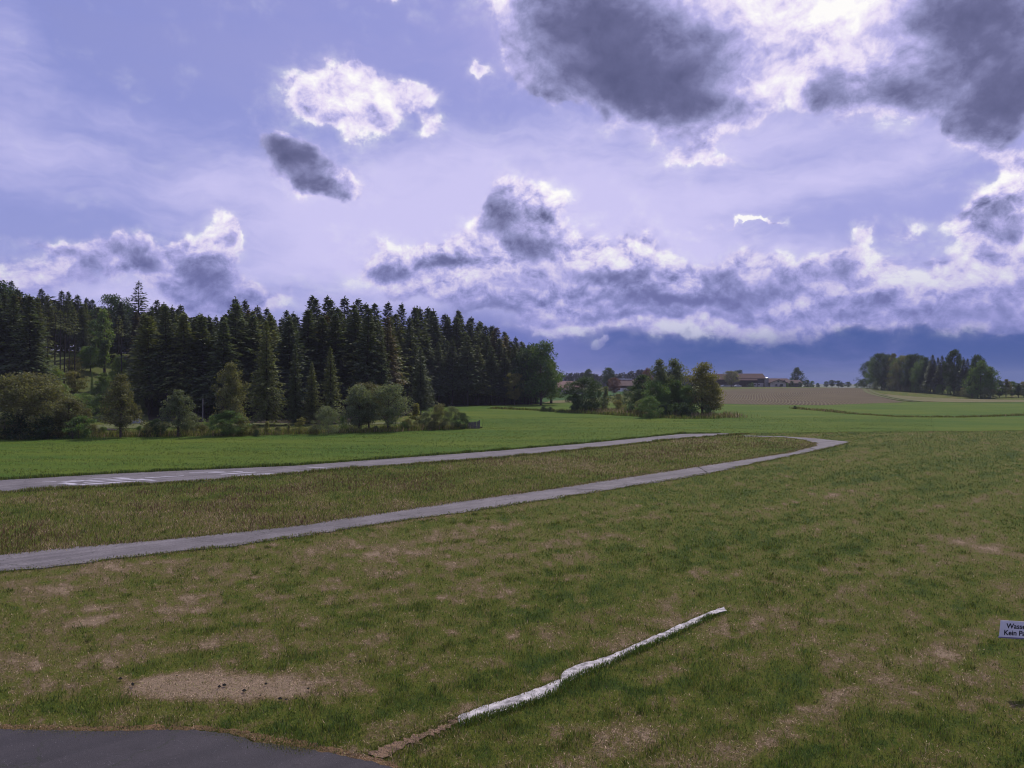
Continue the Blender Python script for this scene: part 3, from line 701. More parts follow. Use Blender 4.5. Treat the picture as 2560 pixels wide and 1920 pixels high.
def conifer_mesh(seed, H=20.0, base=.35, wid=2.6, dense=1.0, step=.42, ragged=.3, card=.55):
    rng = np.random.default_rng(seed)
    C = []; A = []; S = []; Ln = []; Wd = []
    z = H * base
    while z < H * .985:
        t = (z - H * base) / (H * (1 - base))
        r = wid * ((1 - t) ** .98) * (1 - ragged * .5 + ragged * rng.random()) * min(1, .62 + t * 3.2) * 1.12 + .08
        nb = int(max(4, (5 + 5 * (1 - t)) * dense))
        a0 = rng.random() * 6.28
        for k in range(nb):
            az = a0 + 6.283 * k / nb + rng.normal(0, .22); L = r * (.62 + .5 * rng.random())
            if rng.random() < .06: L *= 1.25
            ns = max(2, int(L / .34))
            s = (np.arange(ns) + .6) / ns
            slope = -.20 + .75 * t ** 1.5 + rng.normal(0, .08)
            d = s * L
            zz = z + d * slope - .10 * d * d * (1 - t) * .5 + .05 * d
            dirv = np.array([np.cos(az), np.sin(az), slope * .6])
            for q in range(3):
                off = rng.normal(0, .10, (ns, 3)); sidez = np.array([-np.sin(az), np.cos(az), 0])
                sgn = (q - 1) * (.75 + .2 * rng.random((ns, 1)))
                c = np.stack([np.cos(az) * d, np.sin(az) * d, zz], 1) + off
                al = unit(dirv[None] + sidez[None] * sgn + np.array([0, 0, -.35]) * (1 - t) + rng.normal(0, .18, (ns, 3)))
                sd = unit(np.cross(al, np.array([[0, 0, 1.]]) + rng.normal(0, .35, (ns, 3))))
                C.append(c); A.append(al); S.append(sd)
                Ln.append(card * (.7 + .6 * rng.random(ns)) * (.55 + .6 * (1 - s * .5)) * min(1, .42 + r / 2.4)); Wd.append(card * .46 * (.7 + .6 * rng.random(ns)))
        z += step * (.75 + .5 * rng.random()) * (1 - .35 * t)
    # leader
    n = 14; zz = H * (.955 + .05 * np.arange(n) / n)
    C.append(np.stack([np.zeros(n), np.zeros(n), zz], 1)); al = unit(rng.normal(0, .5, (n, 3)) + [0, 0, .9]); A.append(al); S.append(unit(np.cross(al, rng.normal(0, 1, (n, 3))))); Ln.append(np.full(n, .38)); Wd.append(np.full(n, .14))
    C, A, S, Ln, Wd = np.concatenate(C), np.concatenate(A), np.concatenate(S), np.concatenate(Ln), np.concatenate(Wd)
    v, f = kites(C, A, S, Ln, Wd, .4)
    crown = mesh_np('crown', v, f, {'rnd': np.repeat(rng.random(len(C)), 4)}, mat=M_needle)
    segs = [((0, 0, -.6), (0, 0, H * .5), H * .0105, H * .0075), ((0, 0, H * .5), (0, 0, H * .97), H * .0075, .03)]
    zb = H * .12
    while zb < H * base + 1:          # dead snags under the crown
        for _ in range(2):
            a = rng.random() * 6.28; L = .5 + rng.random() * 1.1
            segs.append(((0, 0, zb), (np.cos(a) * L, np.sin(a) * L, zb - .1 + .2 * rng.random()), .03, .01))
        zb += .6
    tv, tf = tubes(segs, 6)
    trunk = mesh_np('trunk', tv, tf, mat=M_barkdark, smooth=True)
    return trunk, crown

def leafy_mesh(seed, H=10.0, r=3.2, cb=.25, top=1.0, clumps=70, per=120, leaf=.24, lobes=.35, shape='round', trunk_r=.18, stems=1, airy=0.0):
    rng = np.random.default_rng(seed)
    zc0 = H * cb
    cc = []; tries = 0
    ph = rng.random(6) * 6.28
    while len(cc) < clumps and tries < 9000:
        tries += 1
        t = rng.random(); a = rng.random() * 6.28
        if shape == 'round': pr = math.sqrt(max(0, 1 - (2 * t - 1) ** 2)) ** .75
        elif shape == 'dome': pr = min(1.0, .80 + .35 * t) * math.sqrt(max(0, 1 - max(0, t - .25) ** 2 / .5625)) 
        elif shape == 'column': pr = (.55 + .45 * math.sin(t * 9 + ph[0])) * math.sqrt(max(0, 1 - t ** 3)) * .95
        elif shape == 'egg': pr = math.sqrt(max(0, 1 - (1.35 * t - .35) ** 2)) * (1 - .25 * t)
        else: pr = 1 - t
        lob = 1 + lobes * (.6 * math.sin(2 * a + ph[1] + 3 * t) + .5 * math.sin(3 * a + ph[2] - 5 * t) + .35 * math.sin(5 * a + ph[3] + 9 * t))
        q = rng.random() ** (.38 if airy < .5 else .6)
        rr = r * pr * lob * q
        z = zc0 + (H * top - zc0) * t + rng.normal(0, .02 * H)
        c = np.array([rr * np.cos(a), rr * np.sin(a), min(z, H * .99)])
        cc.append(c)
    cc = np.array(cc)
    C = []
    for c in cc:
        R_ = r * (.16 + .16 * rng.random()) + .15
        n = int(per * (.5 + rng.random()))
        d = unit(rng.normal(0, 1, (n, 3))); C.append(c + d * (R_ * rng.random((n, 1)) ** .45) * np.array([1.1, 1.1, .8]))
    C = np.concatenate(C); C = C[C[:, 2] > .05]
    n = len(C)
    A = unit(rng.normal(0, 1, (n, 3)) + [0, 0, -.2]); S = unit(np.cross(A, rng.normal(0, 1, (n, 3)) + [0, 0, .8]))
    Ln = leaf * (.6 + .9 * rng.random(n)); Wd = Ln * (.5 + .3 * rng.random(n))
    v, f = kites(C, A, S, Ln, Wd, .5)
    crown = mesh_np('crown', v, f, {'rnd': np.repeat(rng.random(n), 4)}, mat=M_leaf)
    segs = []
    for s in range(stems):
        ox, oy = (0, 0) if stems == 1 else rng.normal(0, r * .22, 2)
        tr = trunk_r / math.sqrt(stems)
        pts = [(ox, oy, -.3), (ox * 1.2 + .05, oy * 1.2, H * cb), (ox * 1.5 - .1, oy * 1.5 + .1, H * (cb + .35 * (1 - cb))), (ox * 1.6, oy * 1.6, H * .86)]
        rs = [tr * 1.25, tr, tr * .7, tr * .15]
        for i in range(3): segs.append((pts[i], pts[i + 1], rs[i], rs[i + 1]))
        for c in cc[rng.choice(len(cc), min(len(cc), 16 // stems + 3), replace=False)]:
            zs = max(H * cb * .9, c[2] - math.hypot(c[0], c[1]) * .9); zs = min(zs, H * .8)
            f_ = min(1, zs / (H * .86)); p0 = (ox * 1.3, oy * 1.3, zs)
            mid = tuple(np.array(p0) * .5 + c * .5 + np.array([0, 0, -.15])); segs.append((p0, mid, tr * .42, tr * .26)); segs.append((mid, tuple(c), tr * .26, .02))
    tv, tf = tubes(segs, 6)
    return mesh_np('trunk', tv, tf, mat=M_bark, smooth=True), crown

CONI = [conifer_mesh(11, base=.26, wid=3.3, dense=1.2, card=.72), conifer_mesh(12, base=.20, wid=3.7, ragged=.5, dense=1.2, card=.72), conifer_mesh(13, base=.32, wid=3.1, ragged=.6, dense=1.2, card=.72), conifer_mesh(14, base=.22, wid=4.0, ragged=.4, dense=1.25, card=.75), conifer_mesh(19, base=.30, wid=2.7, ragged=.5, card=.7), conifer_mesh(20, base=.15, wid=3.4, ragged=.7, dense=1.2, card=.72)]
SPRUCE = [conifer_mesh(15, base=.06, wid=3.6, ragged=.30, dense=1.25, step=.40), conifer_mesh(16, base=.04, wid=3.1, ragged=.4, dense=1.2, step=.40), conifer_mesh(17, base=.08, wid=4.2, ragged=.35, dense=1.3, step=.40)]
SPARSE = [conifer_mesh(18, base=.40, wid=3.2, ragged=.45, dense=1.0, step=.62, card=.7)]
POLE = [conifer_mesh(21, base=.78, wid=1.1, ragged=.6, dense=.5, step=.7), conifer_mesh(22, base=.70, wid=1.3, ragged=.6, dense=.5, step=.7)]
LEAFY = {
    'round': [leafy_mesh(31, clumps=110, per=105, cb=.16), leafy_mesh(32, clumps=110, per=105, cb=.20, r=3.6), leafy_mesh(38, clumps=95, per=105, cb=.22, r=2.9, lobes=.5)],
    'dome': [leafy_mesh(33, clumps=100, per=110, shape='dome', cb=.03, r=4.2, trunk_r=.1, stems=3), leafy_mesh(34, clumps=100, per=110, shape='dome', cb=.02, r=4.8, lobes=.45, trunk_r=.1, stems=3)],
    'column': [leafy_mesh(35, clumps=70, per=105, shape='column', cb=.16, r=2.0, lobes=.5, airy=.6), leafy_mesh(36, clumps=60, per=100, shape='column', cb=.10, r=1.7, lobes=.6, airy=.6)],
    'egg': [leafy_mesh(37, clumps=110, per=105, shape='egg', cb=.14, r=3.4, lobes=.35), leafy_mesh(39, clumps=95, per=100, shape='egg', cb=.20, r=2.7, lobes=.5, airy=.6)],
    'sapling': [leafy_mesh(40, clumps=34, per=70, shape='column', cb=.22, r=1.9, lobes=.6, leaf=.34, trunk_r=.09, airy=.8), leafy_mesh(41, clumps=38, per=70, shape='egg', cb=.1, r=2.8, lobes=.6, leaf=.34, trunk_r=.08, stems=3, airy=.8)],
    'bush': [leafy_mesh(42, clumps=70, per=85, shape='dome', cb=.0, r=5.0, lobes=.5, leaf=.42, trunk_r=.12, stems=3), leafy_mesh(43, clumps=60, per=85, shape='dome', cb=.0, r=4.2, lobes=.6, leaf=.42, trunk_r=.12, stems=4)],
}
GREEN = {'mid': (.042, .072, .020), 'light': (.068, .102, .027), 'yellow': (.080, .082, .024), 'dark': (.022, .040, .015), 'olive': (.062, .066, .026), 'brown': (.082, .056, .026), 'grey': (.060, .076, .038), 'copper': (.060, .034, .026),
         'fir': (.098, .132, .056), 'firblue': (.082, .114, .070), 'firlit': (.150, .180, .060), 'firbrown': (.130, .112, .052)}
for _k in ('mid', 'light', 'yellow', 'dark', 'olive', 'brown', 'grey', 'copper'): GREEN[_k] = tuple(v * (2.65 if _k != 'dark' else 2.2) for v in GREEN[_k])
RT = random.Random(3)
def plant(kind, mesh2, pos, h, refH, label, cat='tree', group=None, wide=1.0, tone='mid', name=None):
    s = h / refH
    if refH == 10: wide *= 1.32
    t_ = thing(name or kind, label, cat, pos, RT.random() * 6.28, group)
    c = GREEN[tone]; k = .85 + .3 * RT.random()
    for nm, me in (('trunk', mesh2[0]), ('crown', mesh2[1])):
        o = link(nm, me, parent=t_); o.scale = (s * wide, s * wide, s)
        o.color = (c[0] * k, c[1] * k, c[2] * k, 1)
    t_.rotation_euler = (RT.gauss(0, .012), RT.gauss(0, .012), RT.random() * 6.28)
    return t_
def nth(n):
    return ['first', 'second', 'third', 'fourth', 'fifth', 'sixth', 'seventh', 'eighth', 'ninth', 'tenth', 'eleventh', 'twelfth', 'thirteenth', 'fourteenth', 'fifteenth', 'sixteenth', 'seventeenth'][n] if n < 17 else str(n + 1) + 'th'
def rank_labels(items, lead, marks):
    """items: (px, thing); label each by counting from the nearest landmark"""
    for px, o in items:
        mx, mn = min(marks, key=lambda q: abs(q[0] - px))
        side = 'right' if px >= mx else 'left'
        between = sum(1 for p2, _ in items if (mx <= p2 < px if side == 'right' else px < p2 < mx))
        o['label'] = '%s, %s %s of %s' % (lead, nth(between), side, mn)
def tall(py, pos):          # metres from ground at pos up to row py
    return EYE + (YH - py) * pos.y / F - pos.z

SKYLINE = [(-200, 700), (0, 715), (30, 703), (60, 724), (105, 722), (135, 725), (155, 735), (170, 730), (195, 738), (235, 748), (285, 745), (320, 752), (345, 765), (365, 770), (395, 750), (410, 757), (450, 762), (480, 775), (530, 777), (560, 782), (590, 745), (615, 752), (640, 765), (670, 772), (690, 800), (720, 778), (755, 784), (778, 742), (800, 752), (817, 742), (864, 744), (896, 752), (935, 760), (1008, 760), (1045, 767), (1080, 775), (1115, 785), (1142, 778), (1178, 793), (1200, 805), (1230, 815), (1260, 830), (1300, 846), (1330, 860), (1345, 885), (1400, 960)]
SX = [a for a, _ in SKYLINE]; SY = [b for _, b in SKYLINE]
def sky_y(px): return float(np.interp(px, SX, SY))
def edge_d(px): return float(np.interp(px, [-200, 0, 400, 700, 900, 1000, 1060, 1200, 1350], [128, 128, 121, 116, 124, 140, 176, 190, 197]))

# named single skyline trees: x, row of the top
TOPS = [(30, 703), (105, 722), (155, 727), (170, 730), (195, 738), (218, 745), (235, 748), (395, 750), (410, 757), (450, 762), (590, 744), (612, 752), (640, 765), (670, 772), (720, 778), (735, 781), (778, 741), (790, 748), (817, 741), (832, 748), (864, 743), (896, 749), (910, 758), (935, 760), (970, 757), (1008, 759), (1035, 768), (1045, 767), (1070, 768), (1085, 774), (1115, 786), (1142, 777), (1178, 793), (1200, 804), (1230, 815), (1262, 830), (1290, 842)]
cnt = 0; RANK_TOP = []; RANK_FRONT = []
for px, py in TOPS:
    d = edge_d(px) + (62 if px < 340 else 46 if px < 1000 else 22) + RT.uniform(-6, 6)
    pos = at(px, d); pos.z -= .2
    o_ = plant('spruce_tree', CONI[RT.choice([0, 1, 3, 5])], pos, tall(py, pos), 20, 'dark spruce whose pointed tip breaks the skyline of the hillside forest', group='skyline spruces of the hillside forest', wide=RT.uniform(1.05, 1.35) * (1.15 if tall(py, pos) < 15 else 1), tone=RT.choice(['fir', 'firblue', 'fir']))
    cnt += 1; RANK_TOP.append((px, o_))
# body of the forest, row behind row
n_in = 0
for row in range(9):
    px = -150.0 + row * 13
    while px < 1345:
        d = edge_d(px) + row * 7.0 + RT.uniform(-2.6, 2.6)
        stepm = 3.3 if row < 3 else 4.3
        if row >= 1 and px > 1050 and row > 4: px += 60; continue
        pos = at(px, d); clearing = 95 < px < 345 and d < 168
        if clearing and row < 7: px += stepm / d * F; continue
        if row == 0 and 560 < px < 900: px += 26; continue
        h = RT.uniform(17.5, 21.5) * (.86 if px > 1050 else 1)
        lim = tall(sky_y(px) + (RT.uniform(0, 14) if px > 1000 else RT.uniform(4, 30)), pos)
        h = min(h, lim); h = lim if (px > 1050 and row in (2, 3, 4)) else h
        if h > 8:
            lit = RT.random()
            if row == 0: lab, grp = 'dark spruce in the front rank of the forest edge, bare trunk below', 'spruces in the front rank of the forest'
            else: lab, grp = 'dark spruce standing inside the dense forest, seen only in part', 'spruces inside the forest'
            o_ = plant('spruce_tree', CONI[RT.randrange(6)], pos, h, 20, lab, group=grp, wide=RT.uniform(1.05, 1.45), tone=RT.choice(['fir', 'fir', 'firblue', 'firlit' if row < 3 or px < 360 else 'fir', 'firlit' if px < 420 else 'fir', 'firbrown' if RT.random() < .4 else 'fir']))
            n_in += 1
            if row == 0: RANK_FRONT.append((px, o_))
        px += stepm / d * F * RT.uniform(.75, 1.3)
rank_labels(RANK_TOP, 'pointed spruce tip on the forest skyline', [(0, 'the left picture edge'), (347, 'the tall lone spruce'), (690, 'the notch in the skyline'), (1352, 'the leafy end tree')])
rank_labels(RANK_FRONT, 'front rank forest spruce', [(-200, 'the far left'), (341, 'the gravel heap'), (507, 'the grey pole'), (955, 'the orchard trees'), (1052, 'the wide dark spruce'), (1352, 'the leafy end tree')])
# single trees that can be told apart
def P(kind, mesh2, px, top, base, label, refH=20, **k):
    pos = W(px, base) if base > 960 else at(px, -base)
    return plant(kind, mesh2, pos, tall(top, pos), refH, label, **k)
P('tall_spruce', SPARSE[0], 347, 704, -182, 'tall lone spruce with open branches standing high above the forest skyline', wide=1.25, tone='firblue')
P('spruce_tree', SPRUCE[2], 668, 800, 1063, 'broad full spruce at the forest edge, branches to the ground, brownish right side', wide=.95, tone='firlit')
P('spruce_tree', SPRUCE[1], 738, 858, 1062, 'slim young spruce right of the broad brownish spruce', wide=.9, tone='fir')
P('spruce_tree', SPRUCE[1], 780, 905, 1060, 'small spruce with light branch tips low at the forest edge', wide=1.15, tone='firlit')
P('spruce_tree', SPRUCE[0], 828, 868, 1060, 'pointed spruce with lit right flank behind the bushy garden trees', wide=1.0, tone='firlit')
P('spruce_tree', SPRUCE[2], 1052, 868, 1036, 'wide dark spruce in front of the straight forest edge, behind the garden hedge', wide=1.05, tone='fir')
P('spruce_tree', SPRUCE[0], 955, 820, 1040, 'dark spruce rising behind the orchard trees', wide=.9, tone='fir')
P('larch_tree', LEAFY['column'][0], 262, 778, -158, 'tall slender bright green larch at the right rim of the clearing', refH=10, wide=.75, tone='light')
P('larch_tree', LEAFY['column'][1], 236, 800, -163, 'second pale green larch, left of the tall one by the clearing', refH=10, wide=.6, tone='mid')
P('broadleaf_tree', LEAFY['round'][0], 286, 744, -186, 'round broadleaf crown on the forest skyline left of the tall lone spruce', refH=10, wide=.7, tone='dark')
P('broadleaf_tree', LEAFY['egg'][0], 20, 712, -150, 'big dark leafy tree at the left end of the forest skyline', refH=10, wide=.6, tone='dark')
for px, top, b, w_ in [(136, 770, -136, 1), (150, 775, -139, 1), (160, 782, -142, 1), (187, 770, -141, .8), (172, 800, -147, .8), (120, 790, -137, .8), (296, 790, -150, 1), (304, 800, -148, 1)]:
    P('bare_stem_tree', POLE[int(px) % 2], px, top, b, 'thin bare stemmed conifer standing in the clearing on the hillside', group='bare stemmed conifers of the clearing', wide=w_, tone='firlit')
P('dark_spruce', SPRUCE[0], 210, 820, -166, 'small dark blue spruce at the top of the clearing', wide=1.7, tone='firblue')
P('round_bush', LEAFY['round'][1], 226, 868, -158, 'rounded dark green bush on the slope under the larches', 10, cat='bush', tone='mid', wide=1.0)
for k_, (px, top, b, kd, tn, wd_) in enumerate([(60, 880, -134, 'egg', 'light', 1), (262, 935, -133, 'egg', 'light', 1.1), (205, 985, -122, 'round', 'light', 1.3), (250, 990, -121, 'bush', 'light', 1.1), (110, 915, -133, 'round', 'light', 1.1), (230, 925, -140, 'dark_', 'mid', .6), (285, 960, -126, 'round', 'light', 1), (180, 930, -140, 'bush', 'yellow', 1), (320, 985, -123, 'bush', 'mid', .9), (150, 960, -134, 'bush', 'light', 1.2), (0, 900, -131, 'round', 'light', 1), (185, 895, -152, 'bush', 'yellow', .9), (300, 890, -150, 'egg', 'light', .7), (70, 960, -126, 'bush', 'light', 1.2), (220, 1015, -118, 'bush', 'mid', 1.3), (168, 1010, -119, 'bush', 'mid', 1.2)]):
    m2 = SPRUCE[1] if kd == 'dark_' else LEAFY[kd][k_ % 2]
    P('clearing_shrub', m2, px, top, b, 'leafy shrub or young tree growing in the hillside clearing', 20 if kd == 'dark_' else 10, cat='shrub', group='shrubs of the hillside clearing', wide=wd_, tone=tn)
for k_, px in enumerate(list(range(1062, 1345, 19)) + list(range(395, 560, 24))):
    d_ = edge_d(px) + 9 + (k_ * 37 % 11); pos = at(px, d_)
    plant('forest_bush', LEAFY['bush'][k_ % 2], pos, 2.6 + (k_ * 29 % 10) * .14, 10, 'dark bush under the trunks at the forest edge', 'bush', 'dark bushes under the forest edge', 1.3, 'dark')
# broadleaf end of the forest
P('broadleaf_tree', LEAFY['egg'][0], 1352, 858, 1013, 'tall full leafy tree closing the right end of the forest', 10, tone='mid', wide=.78)
P('broadleaf_tree', LEAFY['column'][0], 1378, 905, 1008, 'slender leafy tree leaning out at the right tip of the forest', 10, tone='mid', wide=1.15)
P('broadleaf_tree', LEAFY['round'][0], 1328, 868, 1012, 'dark leafy tree tucked against the last spruces of the forest', 10, tone='dark', wide=.7)
P('broadleaf_tree', LEAFY['round'][2], 1286, 935, 1013, 'small yellow green tree in front of the dark forest edge', 10, tone='yellow', wide=.8)

# hedge and garden along the meadow
big = 'large bushy shrub of the dark thicket at the left end of the hedge'
P('thicket_tree', LEAFY['dome'][0], 22, 945, 1095, 'round topped dark tree in the thicket at the left picture edge', 10, tone='olive', wide=.95)
P('thicket_tree', LEAFY['dome'][1], 78, 938, 1094, 'tallest tree of the thicket on the left, brownish green dome', 10, tone='olive', wide=.95)
P('thicket_tree', LEAFY['dome'][0], 125, 965, 1095, 'brown tinged tree right of the tallest one in the thicket', 10, tone='olive', wide=.95)
P('thicket_shrub', LEAFY['round'][2], 172, 1000, 1094, 'lighter green shrub at the right end of the thicket', 10, cat='shrub', tone='olive', wide=1.1)
P('thicket_shrub', LEAFY['bush'][0], 196, 1042, 1096, 'low leafy shrub at the foot of the thicket, right end', 10, cat='shrub', tone='mid', wide=1.0)
P('thicket_shrub', LEAFY['bush'][1], 40, 1030, 1098, 'dark low shrub at the foot of the thicket near the picture edge', 10, cat='shrub', tone='dark', wide=1.1)
P('thicket_shrub', LEAFY['bush'][0], 110, 1040, 1098, 'dark low shrub under the middle of the thicket', 10, cat='shrub', tone='dark', wide=1.1)
P('garden_tree', LEAFY['egg'][1], 302, 943, 1094, 'tall loose light green tree with a bare trunk beside the gravel heap', 10, tone='olive', wide=.80)
P('garden_tree', LEAFY['egg'][1], 446, 980, 1092, 'pale rounded tree with foliage nearly to the ground left of the grey pole', 10, tone='grey', wide=.9)
P('garden_shrub', LEAFY['bush'][0], 478, 1032, 1086, 'low spreading shrub leaning out right of the pale rounded tree', 10, cat='shrub', tone='grey', wide=.8)
P('garden_tree', LEAFY['egg'][1], 576, 914, 1088, 'tall narrow green tree in the middle of the hedge', 10, tone='olive', wide=.62)
P('garden_shrub', LEAFY['dome'][0], 572, 1028, 1091, 'dense dark green bush around the foot of the tall narrow tree', 10, cat='bush', tone='mid', wide=1.3)
P('garden_shrub', LEAFY['bush'][1], 608, 1045, 1090, 'yellowish shrub right of the dense dark bush', 10, cat='shrub', tone='yellow', wide=.8)
P('garden_shrub', LEAFY['bush'][0], 530, 1040, 1078, 'light green shrub left of the dense dark bush', 10, cat='shrub', tone='light', wide=.7)
P('sapling', LEAFY['sapling'][0], 668, 1054, 1090, 'small yellow green sapling in the weeds below the broad spruce', 10, cat='sapling', tone='yellow', wide=1.2)
P('sapling', LEAFY['sapling'][0], 722, 1062, 1089, 'tiny bright sapling between two taller ones in the weeds', 10, cat='sapling', tone='yellow', wide=1.0)
P('sapling', LEAFY['sapling'][1], 751, 1043, 1088, 'bushy yellow green sapling left of the upright twiggy shrub', 10, cat='sapling', tone='yellow', wide=.9)
P('sapling', LEAFY['sapling'][1], 695, 1066, 1089, 'low weedy sapling with thin stems below the spruces', 10, cat='sapling', tone='olive', wide=1.2)
P('sapling', LEAFY['sapling'][1], 638, 1062, 1089, 'low weedy sapling beside the yellowish shrub', 10, cat='sapling', tone='olive', wide=1.3)
P('twiggy_shrub', LEAFY['dome'][1], 816, 1018, 1087, 'upright grey green twiggy shrub left of the orchard trees', 10, cat='shrub', tone='grey', wide=.75)
P('orchard_tree', LEAFY['round'][0], 898, 968, 1079, 'left of the three round orchard trees with bare trunks', 10, tone='grey', wide=.82)
P('orchard_tree', LEAFY['round'][1], 922, 962, 1076, 'middle of the three orchard trees, slightly behind the others', 10, tone='olive', wide=.78)
P('orchard_tree', LEAFY['round'][1], 970, 966, 1079, 'right and widest of the three round orchard trees', 10, tone='grey', wide=.85)
P('garden_shrub', LEAFY['bush'][1], 858, 1040, 1076, 'low green shrub between twiggy shrub and orchard trees', 10, cat='shrub', tone='mid', wide=.6)
P('sapling', LEAFY['sapling'][0], 1040, 1010, 1073, 'bright yellow green sapling right of the orchard trees', 10, cat='sapling', tone='yellow', wide=1.2)
P('garden_shrub', LEAFY['bush'][0], 1063, 1030, 1074, 'grey green shrub right of the bright sapling', 10, cat='shrub', tone='grey', wide=.8)
P('garden_shrub', LEAFY['dome'][0], 1098, 1012, 1074, 'brownish blossoming shrub in the right part of the hedge', 10, cat='shrub', tone='olive', wide=.8)
P('garden_shrub', LEAFY['dome'][1], 1128, 1018, 1074, 'light olive shrub with fine upright twigs in the right part of the hedge', 10, cat='shrub', tone='grey', wide=.7)
P('garden_shrub', LEAFY['dome'][0], 1153, 1032, 1073, 'dark rounded bush at the right end of the hedge by the board fence', 10, cat='bush', tone='dark', wide=1.0)
for k_, (px, top, b) in enumerate([(235, 1062, 1091), (256, 1068, 1090), (372, 1056, 1091), (392, 1050, 1092), (405, 1058, 1088), (350, 1066, 1088), (508, 1062, 1086), (640, 1075, 1092), (785, 1062, 1086), (1010, 1055, 1078), (1022, 1048, 1077), (940, 1066, 1080), (1080, 1052, 1076)]):
    P('hedge_shrub', LEAFY['bush'][k_ % 2], px, top, b, 'knee to head high shrub filling a gap of the garden hedge', 10, cat='shrub', group='small shrubs filling the garden hedge', tone=['olive', 'mid', 'olive', 'dark'][k_ % 4], wide=.9)

# copse in the middle of the meadow
P('copse_tree', LEAFY['dome'][0], 1462, 946, 1031, 'round dark bushy tree at the left end of the meadow copse', 10, tone='dark', wide=1.2)
P('copse_shrub', LEAFY['bush'][0], 1440, 985, 1030, 'low dark bush against the left side of the round copse tree', 10, cat='bush', tone='dark', wide=.6)
P('copse_tree', LEAFY['dome'][1], 1488, 958, 1030, 'dark tree right against the round one at the left of the copse', 10, tone='dark', wide=.6)
P('copse_sapling', LEAFY['sapling'][0], 1514, 968, 1028, 'thin sapling with a visible stem beside the round dark tree', 10, cat='sapling', tone='olive', wide=.9)
P('copse_shrub', LEAFY['bush'][1], 1512, 1006, 1031, 'pale green shrub in the gap of the copse', 10, cat='shrub', tone='grey', wide=.7)
P('copse_shrub', LEAFY['bush'][0], 1548, 1002, 1032, 'yellow green shrub right of the pale one in the gap of the copse', 10, cat='shrub', tone='yellow', wide=.8)
P('copse_shrub', LEAFY['dome'][1], 1578, 968, -170, 'dark blue green bush behind the dry stalks of the copse', 10, cat='bush', tone='dark', wide=.9)
P('copse_shrub', LEAFY['dome'][0], 1545, 985, -185, 'brownish bush at the back of the gap in the copse', 10, cat='bush', tone='olive', wide=.9)
P('copse_tree', LEAFY['round'][2], 1606, 940, 1032, 'dark slim tree left of the two tallest copse trees', 10, tone='dark', wide=.8)
P('copse_tree', LEAFY['egg'][1], 1650, 905, 1040, 'tall airy grey green tree with its twin in the copse, left one', 10, tone='grey', wide=.62)
P('copse_tree', LEAFY['egg'][0], 1690, 902, 1038, 'tall airy grey green tree with its twin in the copse, right one', 10, tone='grey', wide=.60)
P('copse_tree', LEAFY['dome'][1], 1640, 955, 1041, 'dense dark green tree under the left of the tall pair in the copse', 10, tone='mid', wide=.85)
P('copse_tree', LEAFY['dome'][0], 1718, 965, 1041, 'dense green tree filling the gap before the big golden one', 10, tone='mid', wide=.8)
P('copse_tree', LEAFY['dome'][1], 1600, 975, 1036, 'middling dark tree left in the dense half of the copse', 10, tone='dark', wide=.9)
P('copse_tree', LEAFY['dome'][0], 1680, 950, 1040, 'dense tree filling the middle of the copse below the tall pair', 10, tone='mid', wide=.85)
P('copse_tree', LEAFY['egg'][0], 1755, 911, 1040, 'big golden green tree with dark trunk at the right end of the copse', 10, tone='yellow', wide=.88)
P('copse_tree', LEAFY['round'][2], 1775, 950, 1040, 'lower golden crown leaning out on the right of the copse', 10, tone='yellow', wide=.75)
P('copse_shrub', LEAFY['dome'][0], 1625, 992, 1046, 'rounded grey green bush at the front of the copse', 10, cat='bush', tone='mid', wide=.95)
P('copse_shrub', LEAFY['bush'][1], 1665, 1010, 1044, 'low dark bush right of the rounded front bush', 10, cat='bush', tone='dark', wide=.8)
P('copse_shrub', LEAFY['bush'][0], 1712, 1008, 1044, 'low dark bush under the big golden tree', 10, cat='bush', tone='dark', wide=.8)
P('copse_shrub', LEAFY['bush'][1], 1600, 1002, 1040, 'small olive bush left of the rounded front bush', 10, cat='bush', tone='olive', wide=.7)
P('copse_shrub', LEAFY['bush'][0], 1768, 1012, 1042, 'small green bush right of the dark trunk', 10, cat='bush', tone='mid', wide=.6)
P('ditch_bush', LEAFY['bush'][0], 1360, 1016, 1029, 'small dark bush on the ditch line left of the copse', 10, cat='bush', tone='dark', wide=1.2)
P('ditch_bush', LEAFY['bush'][1], 1375, 1018, 1030, 'second small bush on the ditch line left of the copse', 10, cat='bush', tone='dark', wide=1.1)
P('ditch_bush', LEAFY['bush'][1], 1988, 1015, 1023, 'tiny bush standing on the ditch in the open meadow', 10, cat='bush', tone='dark', wide=1.0)
# behind the copse
P('copper_tree', LEAFY['round'][1], 1535, 946, -300, 'small copper brown tree in front of the farm buildings', 10, tone='copper', wide=.85)
P('bare_crown_tree', LEAFY['round'][2], 1522, 921, -395, 'dark tree with thin see through top beside the left farm', 10, tone='dark', wide=.75)
P('farm_tree', LEAFY['round'][0], 1471, 925, -420, 'dark round tree above the roof of the left farm', 10, tone='dark', wide=.6)
P('farm_tree', LEAFY['egg'][0], 1618, 922, -330, 'reddish dark tree between farm roofs and the tall airy trees', 10, tone='copper', wide=.6)
P('yard_tree', LEAFY['round'][1], 1828, 929, -452, 'round brownish green tree standing in front of the big barn', 10, tone='olive', wide=.95)
P('yard_tree', LEAFY['round'][0], 1846, 927, -520, 'dark tree top showing over the barn ridge', 10, tone='dark', wide=.8)
P('yard_tree', LEAFY['egg'][0], 1993, 920, -500, 'tall dark round crowned tree right of the farmhouse', 10, tone='dark', wide=.8)
